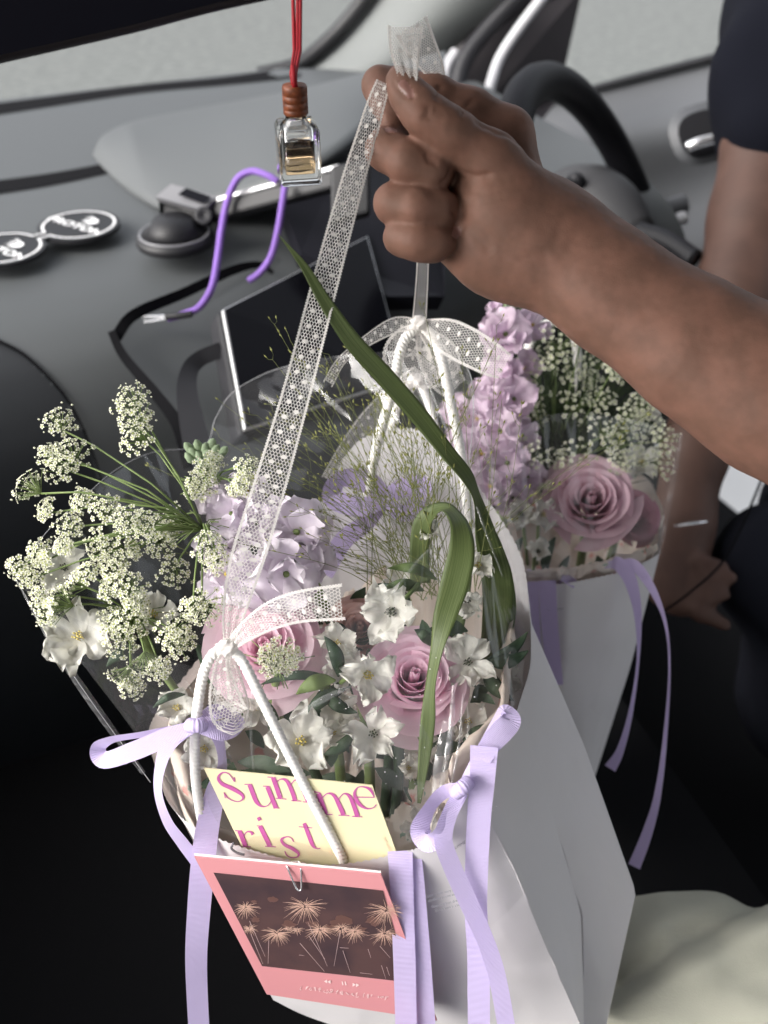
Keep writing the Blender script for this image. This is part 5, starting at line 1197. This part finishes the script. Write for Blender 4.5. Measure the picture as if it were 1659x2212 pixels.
D('half-turned white bloom below the bell flower', 735, 1530, .505, 44, -.4, .2, 24, 5, .8)
D('white bloom seen from behind left of the star flower', 715, 1585, .512, 38, .5, .3, 26, 5, .7)
D('white delphinium deep under the lilac rose', 905, 1610, .525, 42, .1, .3, 28, 5)
D('white delphinium between the pink rose and the left handle', 520, 1500, .515, 46, -.2, .1, 30, 6)
D('pale bloom under the film near the right bow', 1010, 1560, .52, 44, .1, .2, 36, 5)
D('small half-open white bloom right of the star flower', 880, 1660, .51, 30, .3, .2, 38, 4, .6)
D('white bloom peeping over the pink rose by the strap', 655, 1345, .53, 42, .0, .5, 40, 5)
D('white bloom at the right rim beside the dark leaves', 1085, 1470, .535, 40, .2, .3, 42, 5)
D('pale delphinium low behind the right bow', 905, 1790, .505, 34, .1, .4, 22, 5)

# --- panicum grass
gt = thing('panicum_grass', 'airy fountain of fine seeding grass in the middle of the front bag', 'grass', P(920, 1260, .55))
mb = MB(); ms = MB(); r_ = random.Random(5)
def seed_at(p, dr):
    a, u, w = basis(dr); l = r_.uniform(.0011, .0019); k = l * .36
    ms.add([p - a * l * .2, p + a * l * .6 + u * k, p + a * l * .6 + w * k, p + a * l * .6 - u * k, p + a * l * .6 - w * k, p + a * l * 1.7], [(0, 2, 1), (0, 3, 2), (0, 4, 3), (0, 1, 4), (1, 2, 5), (2, 3, 5), (3, 4, 5), (4, 1, 5)])
for i in range(90):
    bx0, by0_ = 905 + r_.gauss(0, 50), 1270 + r_.uniform(-30, 30); ang = r_.gauss(-.50, .50); ln = r_.uniform(240, 600)
    tx = bx0 + math.sin(ang) * ln * 1.0; ty = by0_ - math.cos(ang) * ln; d0 = .545 + r_.uniform(-.03, .03); d1 = d0 + r_.uniform(-.05, .03)
    k = r_.uniform(-26, 26); pts = [(bx0, by0_, d0), ((bx0 * .6 + tx * .4) + k * .6 + 10, (by0_ * .55 + ty * .45) - 12, d0 * .5 + d1 * .5), (tx, ty, d1)]
    c = pcurve(pts, 12); tube(mb, c, [.00026 - .00015 * j / 11 for j in range(12)], 4, cap=False)
    for j in range(3, 12):
        for _ in range(1 if j < 6 else 2):
            if r_.random() < .5: continue
            p = c[j]; tdir = (c[min(j + 1, 11)] - c[j - 1]).normalized(); sd = Vector((r_.uniform(-1, 1), r_.uniform(-.6, .6), r_.uniform(-.5, 1))).normalized(); L_ = r_.uniform(.006, .020) * (1.25 - j / 14)
            e = p + (tdir * .9 + sd * .7).normalized() * L_; m_ = p.lerp(e, .5) + sd * .0008; tube(mb, [p, m_, e], .00012, 3, cap=False); seed_at(e, e - m_)
            if r_.random() < .6:
                e2 = m_ + (tdir + sd * -.6).normalized() * L_ * .4; tube(mb, [m_, e2], .0001, 3, cap=False); seed_at(e2, e2 - m_)
stuff(mb.build('stalks', m_gras, gt)); stuff(ms.build('seeds', m_seed, gt, False))

# --- long leaves
def longleaf(label, pts, n=70, mat=None, curl=-.10, name='strap_leaf'):
    o = ribbon(name, pts, mat or m_strap, None, n, 7, curl, thick=.0004); return tag(o, label, 'leaf')
longleaf('long grass-like leaf slanting across the front of the lace strap', [(600, 505, .432, 1, 0), (625, 535, .434, 7, 0), (660, 580, .437, 18, 10), (700, 648, .442, 28, 10), (760, 735, .450, 38, 5), (830, 812, .460, 42, 0), (905, 898, .472, 40, 0), (965, 975, .484, 34, 10), (1010, 1030, .495, 34, 35), (1030, 1075, .505, 34, 60), (1050, 1160, .52, 50, 20), (1075, 1260, .535, 68, 0), (1068, 1360, .55, 55, 0), (1040, 1470, .565, 20, 0)], 110)
longleaf('broad green leaf folded over in a loop beside the rose', [(908, 1260, .522, 44, 0), (906, 1185, .518, 42, 0), (914, 1130, .512, 42, 15), (938, 1104, .505, 40, 45), (968, 1100, .495, 40, 60), (992, 1130, .486, 46, 35), (998, 1185, .481, 56, 8), (984, 1255, .478, 62, -4), (960, 1335, .474, 50, -12), (944, 1400, .472, 34, -35), (930, 1480, .474, 26, -35), (924, 1560, .477, 32, -5), (916, 1640, .480, 26, 0), (905, 1735, .484, 8, 0)], 110)
longleaf('dark upright leaf standing behind the film at the right', [(1045, 1110, .545, 10, 0), (1060, 1180, .545, 48, 0), (1078, 1270, .55, 66, 0), (1082, 1350, .555, 56, 0), (1060, 1430, .56, 20, 0)], 50, m_leaf)
longleaf('narrow leaf running down behind the loop leaf', [(1000, 1150, .53, 14, 0), (1000, 1230, .53, 40, 0), (985, 1330, .535, 44, 0), (968, 1430, .54, 30, 0)], 40, m_leaf)
def sprig(label, x0, y0, d0, x1, y1, d1, w, mat=None, curl=.3, tw=0):
    dx, dy = x1 - x0, y1 - y0; n_ = (-dy * .12, dx * .12)
    o = ribbon('leaf', [(x0, y0, d0, w * .12, tw), (x0 + dx * .25 + n_[0] * .7, y0 + dy * .25 + n_[1] * .7, d0 * .75 + d1 * .25, w * .85, tw), (x0 + dx * .5 + n_[0], y0 + dy * .5 + n_[1], (d0 + d1) / 2 - .003, w, tw), (x0 + dx * .78 + n_[0] * .6, y0 + dy * .78 + n_[1] * .6, d0 * .25 + d1 * .75, w * .62, tw), (x1, y1, d1, w * .05, tw)], mat or m_dleaf, None, 16, 5, curl, thick=.0003)
    return tag(o, label, 'leaf', GRP)
GRP = None
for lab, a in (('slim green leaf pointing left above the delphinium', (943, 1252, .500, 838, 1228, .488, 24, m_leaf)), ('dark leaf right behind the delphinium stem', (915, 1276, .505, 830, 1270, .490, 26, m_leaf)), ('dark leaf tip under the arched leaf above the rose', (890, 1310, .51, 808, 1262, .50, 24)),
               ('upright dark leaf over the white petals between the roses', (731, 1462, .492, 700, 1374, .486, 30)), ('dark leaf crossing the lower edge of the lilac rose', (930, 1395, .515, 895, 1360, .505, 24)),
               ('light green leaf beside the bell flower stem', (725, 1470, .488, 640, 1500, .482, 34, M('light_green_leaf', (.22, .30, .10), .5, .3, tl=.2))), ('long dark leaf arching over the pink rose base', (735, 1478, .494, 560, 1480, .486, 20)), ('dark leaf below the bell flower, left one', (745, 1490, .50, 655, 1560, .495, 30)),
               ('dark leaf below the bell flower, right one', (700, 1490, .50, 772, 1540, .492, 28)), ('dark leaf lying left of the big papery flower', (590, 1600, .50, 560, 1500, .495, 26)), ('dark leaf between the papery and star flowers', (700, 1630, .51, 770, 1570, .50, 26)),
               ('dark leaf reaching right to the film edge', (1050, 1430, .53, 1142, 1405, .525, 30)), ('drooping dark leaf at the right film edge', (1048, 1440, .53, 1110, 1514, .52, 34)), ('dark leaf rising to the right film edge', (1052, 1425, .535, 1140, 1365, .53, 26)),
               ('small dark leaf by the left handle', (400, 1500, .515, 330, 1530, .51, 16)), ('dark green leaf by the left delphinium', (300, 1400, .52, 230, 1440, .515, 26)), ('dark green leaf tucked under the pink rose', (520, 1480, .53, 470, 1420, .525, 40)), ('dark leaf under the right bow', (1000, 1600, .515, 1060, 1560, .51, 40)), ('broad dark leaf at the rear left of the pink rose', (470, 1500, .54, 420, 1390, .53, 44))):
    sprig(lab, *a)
r_ = random.Random(11); lowv = MB()
for i in range(95):                            # tangle of leaves down among the stems
    x, y = r_.uniform(460, 1040), r_.uniform(1330, 1720); d = .535 + r_.uniform(-.012, .025); a = r_.uniform(0, 6.28); L_ = r_.uniform(60, 120); w = r_.uniform(18, 34); x1, y1 = min(1070, max(430, x + math.cos(a) * L_)), y + math.sin(a) * L_ * .7
    c_, s_, n_ = ribbon_frames([(x, y, d, 3, 0), (x * .7 + x1 * .3, y * .7 + y1 * .3 - 5, d - .003, w * .9, 0), (x * .4 + x1 * .6, y * .4 + y1 * .6 - 6, d - .006, w, 0), (x1, y1, d - .008, 1, 0)], 12)
    lowv.add([c_[k] + s_[k] * u + n_[k] * (.2 * abs(u) * s_[k].length) for k in range(12) for u in (-1, 0, 1)], grid_faces(3, 12))
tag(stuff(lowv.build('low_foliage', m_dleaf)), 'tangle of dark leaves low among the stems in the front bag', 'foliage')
GRP = None
for i, (x0, y0, x1, y1) in enumerate([(860, 1560, 850, 1790), (900, 1570, 880, 1790), (930, 1560, 900, 1800), (700, 1470, 740, 1720), (600, 1500, 700, 1720), (780, 1500, 800, 1740), (840, 1500, 830, 1760)]):
    mb = MB(); tube(mb, pcurve([(x0, y0, .525), ((x0 + x1) / 2 + 6, (y0 + y1) / 2, .53), (x1, y1, .54)], 14), .0030, 8)
    tag(mb.build('flower_stem', m_stem if i % 2 else m_dleaf), 'green flower stem standing in the depth of the front bag', 'stem', 'stems in the depth of the front bag')

# ------------------------------------------------------------------ flowers of the rear bag
st = thing('stock_flower', 'tall lilac stock spike in the rear bag, under the wrist', 'flower', P(1090, 1080, .74))
for i, (x, y, R, tr, tu, d) in enumerate([(1092, 722, 62, -.1, .2, .665), (1150, 702, 44, .5, .4, .675), (1070, 668, 24, -.3, .8, .68), (1082, 800, 44, -.2, .2, .675), (1130, 795, 40, .4, .2, .68), (1060, 860, 46, -.5, .1, .675), (1110, 862, 52, .2, .0, .668), (1032, 905, 46, -.6, .0, .68), (1080, 930, 52, -.1, .0, .665), (1128, 940, 46, .5, .0, .675), (1040, 980, 48, -.4, -.1, .675), (1096, 1000, 58, .1, -.1, .665), (1140, 1030, 44, .5, -.2, .675), (1060, 1050, 50, -.3, -.2, .67), (1108, 1075, 46, .1, -.3, .67), (990, 890, 40, -.6, .1, .69), (1000, 960, 44, -.6, .0, .69)]):
    floret(st, x, y, d, R, tr, tu, 500 + i, m_stock2, 4 if i % 3 else 5)
mb = MB(); tube(mb, pcurve([(1100, 650, .70), (1095, 800, .70), (1085, 960, .70), (1085, 1150, .72)], 20), .004, 8); mb.build('stem', m_stem, st)
for i, (x, y) in enumerate([(1098, 655), (1112, 660), (1120, 648), (1105, 668), (1128, 664)]):
    c = P(x, y, .69); L_ = px(14, .69); ax = Vector((rnd.uniform(-.4, .4), -.2, 1)).normalized(); mb = MB(); tube(mb, [c - ax * L_, c, c + ax * L_], [L_ * .3, L_ * .55, L_ * .15], 8); mb.build('bud', m_bud, st)
rose('dusky pink rose in the rear bag beside the hanging arm', 1275, 1085, .665, 93, .05, .34, M('dusky_rose_petal', (.64, .44, .51), .6, .25, col2=(.70, .51, .57), vscale=40, tl=.4), 24, 7, 1.1)
rose('darker pink rose half hidden at the right end of the rear bag', 1370, 1120, .71, 56, .5, .1, M('deep_rose_petal', (.46, .20, .27), .6, .25, tl=.15), 24, 8, 1.0)
hp = P(1190, 1040, .72); t = thing('umbel_flower', 'cream umbels with feathery green foliage in the rear bag under the forearm', 'wildflower', hp)
for i, (x, y, R) in enumerate([(1212, 742, 40), (1190, 770, 34), (1150, 788, 34), (1232, 800, 34), (1290, 778, 36), (1255, 715, 28), (1146, 850, 36), (1243, 872, 40), (1300, 862, 30), (1278, 820, 26), (1308, 932, 40), (1345, 945, 38), (1362, 900, 30), (1390, 870, 30), (1136, 945, 36), (1150, 985, 34), (1120, 970, 26), (1436, 950, 32), (1425, 1000, 34), (1380, 990, 34), (1340, 1000, 26), (1245, 985, 40), (1210, 995, 26), (1400, 920, 28), (1160, 900, 24), (1330, 800, 26), (1180, 1060, 20)]):
    umbellet(t, hp, x, y, .665 + (i % 5) * .008, R, 600 + i, 20, fs_=1.1)
mb = MB(); r_ = random.Random(9)
for k in range(420):
    a = r_.uniform(-1.1, 1.25); L_ = r_.uniform(90, 380); x0 = 1190 + r_.uniform(-20, 90); y0 = 1060 + r_.uniform(-60, 30)
    x1, y1 = x0 + math.sin(a) * L_ * .95, y0 - math.cos(a) * L_; d = .71 + r_.uniform(-.02, .05)
    if x1 > 1468 - max(0, y1 - 940) * .2: continue
    tube(mb, pcurve([(x0, y0, d), ((x0 + x1) / 2 + r_.uniform(-14, 14), (y0 + y1) / 2 - 8, d), (x1, y1, d + r_.uniform(-.02, .02))], 6), [.0008, .0008, .0007, .0006, .0005, .0003], 4, cap=False)
stuff(mb.build('feathery_foliage', M('olive_foliage', (.05, .075, .03), .6, .3, var=.4, vscale=60, tl=.15), t))
D('small cream star flower in the rear bag, left one', 1126, 1112, .665, 34, -.1, .2, 31, 6, mat=m_dwhite, stemto=(1140, 1220, .69))
D('small cream flower next to the star flower in the rear bag', 1172, 1112, .668, 36, .4, .1, 32, 5, stemto=(1160, 1220, .69))
D('little cream flower low at the rear bag rim', 1160, 1192, .665, 28, .3, .2, 33, 4, .7, stemto=(1150, 1260, .69))
D('pale flower behind the rear rose by the umbels', 1385, 1000, .70, 34, .1, .3, 34, 5)
D('pale bloom behind the umbels under the forearm', 1395, 880, .73, 34, .1, .3, 35, 5)
for lab, a in (('dark leaf under the rear rose, left', (1200, 1160, .68, 1180, 1250, .675, 24)), ('dark leaf under the rear rose, right', (1290, 1200, .68, 1330, 1250, .675, 26)), ('dark leaf low at the rear rim', (1230, 1200, .68, 1215, 1270, .675, 18)), ('olive leaf below the cream star flower', (1130, 1160, .69, 1110, 1230, .68, 20))): sprig(lab, *a)

# ------------------------------------------------------------------ cellophane wraps
def wrap(label, low, top, nu, nv, ruf, name='cellophane_wrap', closed=False):
    a = spline(low, nu); b = spline(top, nu); vs = []
    for j in range(nv):
        t = j / (nv - 1)
        for i in range(nu):
            q_ = a[i] * (1 - t) + b[i] * t; p = P(*q_); k = ruf * t * (noise.noise(Vector((i * .35, t * 1.2, ruf * 900))) + .4 * noise.noise(Vector((i * 1.1, t * 2, 3))))
            vs.append(p + tocam(p) * k)
    return tag(mesh(name, vs, grid_faces(nu, nv), m_film), label, 'cellophane')
wrap('clear cellophane wrap standing round the flowers of the front bag', [(950, 1800, .50), (1040, 1690, .495), (1110, 1560, .505), (1138, 1400, .54), (1100, 1250, .585), (950, 1080, .61), (800, 1060, .615), (640, 1200, .60), (480, 1400, .575), (370, 1560, .545), (345, 1650, .53)],
     [(1000, 1120, .50), (1022, 900, .535), (1012, 800, .575), (960, 775, .61), (830, 760, .64), (640, 785, .655), (500, 850, .65), (440, 960, .625), (330, 975, .60), (180, 1075, .55), (33, 1248, .505)], 90, 26, .007)
wrap('clear cellophane front sheet over the roses of the front bag', [(345, 1650, .525), (420, 1760, .505), (550, 1825, .495), (700, 1850, .489), (850, 1830, .480), (950, 1800, .472)],
     [(33, 1248, .502), (150, 1330, .48), (420, 1440, .466), (620, 1420, .464), (820, 1270, .468), (1000, 1120, .495)], 70, 24, .006)
wrap('clear cellophane round the flowers of the rear bag', [(1080, 1275, .655), (1200, 1255, .65), (1340, 1230, .66), (1420, 1190, .70)], [(1050, 1000, .64), (1180, 900, .64), (1330, 900, .66), (1474, 935, .70)], 50, 20, .006)
# folded edges of the film and their painted highlights
m_fold = film('film_fold', gloss=.14, rough=.12, bump=.6, bscale=60, haze=.08)
wr = bpy.data.objects['cellophane_wrap']
ribbon('folded_edge', [(1008, 800, .54, 6, 0), (1040, 930, .53, 16, 20), (1080, 1080, .52, 24, 10), (1115, 1200, .515, 26, 0), (1140, 1320, .52, 14, 0)], m_fold, wr, 40, 5, thick=0)
ribbon('folded_edge', [(968, 1560, .478, 22, 0), (955, 1640, .474, 34, 20), (942, 1740, .472, 20, 0)], m_fold, wr, 30, 5, .4, thick=0)
ribbon('folded_edge', [(34, 1250, .502, 4, 0), (120, 1400, .505, 14, 0), (215, 1540, .512, 18, 0), (310, 1670, .525, 10, 0)], m_fold, wr, 30, 5, .3, thick=0)
ribbon('folded_edge', [(1030, 1095, .50, 5, 0), (1050, 1150, .498, 6, 0), (1086, 1245, .496, 4, 0)], m_fold, wr, 20, 5, .3, thick=0)
ribbon('folded_edge', [(1474, 936, .698, 5, 0), (1450, 1060, .70, 11, 0), (1424, 1195, .702, 7, 0)], m_fold, bpy.data.objects['cellophane_wrap.002'], 30, 5, .3, thick=0)
for pts in ([(545, 1490, .466, 4, 0), (542, 1580, .472, 6, 0), (548, 1665, .482, 4, 0)], [(620, 1560, .465, 3, 0), (700, 1510, .464, 14, 0), (768, 1478, .464, 4, 0)], [(980, 1480, .470, 6, 0), (972, 1600, .470, 16, 0), (948, 1730, .470, 8, 0)], [(1000, 1500, .472, 3, 0), (990, 1620, .472, 6, 0), (965, 1740, .472, 3, 0)], [(400, 1470, .467, 3, 0), (460, 1560, .474, 5, 0), (500, 1640, .482, 3, 0)], [(835, 1300, .466, 3, 0), (905, 1210, .474, 6, 0), (985, 1140, .488, 3, 0)]):
    ribbon('crease', pts, m_fold, bpy.data.objects['cellophane_wrap.001'], 24, 5, .5)
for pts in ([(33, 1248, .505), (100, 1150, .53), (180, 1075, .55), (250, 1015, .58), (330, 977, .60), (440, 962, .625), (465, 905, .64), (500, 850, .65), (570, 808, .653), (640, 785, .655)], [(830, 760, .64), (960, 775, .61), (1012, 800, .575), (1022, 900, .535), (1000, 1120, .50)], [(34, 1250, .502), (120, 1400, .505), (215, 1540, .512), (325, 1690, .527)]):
    mb_ = MB(); tube(mb_, pcurve(pts, 60), .0002, 5); mb_.build('film_edge_highlight', M('film_rim_highlight', (.5, .5, .52), .3), wr)  # thin pale tubes paint the highlight along the film edges
# water droplets caught on the inside of the film
mb = MB(); r_ = random.Random(3)
for k in range(90):
    x, y = r_.uniform(600, 1090), r_.uniform(1380, 1780); c = P(x, y, .468 + .00002 * (y - 1380)); s = r_.uniform(.0002, .00045)
    mb.add([c + Vector(v) * s for v in ((1, 0, 0), (-1, 0, 0), (0, 1, 0), (0, -1, 0), (0, 0, 1), (0, 0, -1))], [(0, 2, 4), (2, 1, 4), (1, 3, 4), (3, 0, 4), (2, 0, 5), (1, 2, 5), (3, 1, 5), (0, 3, 5)])
stuff(mb.build('droplets', M('droplet', (.9, .9, .9), .15), bpy.data.objects['cellophane_wrap.001']))
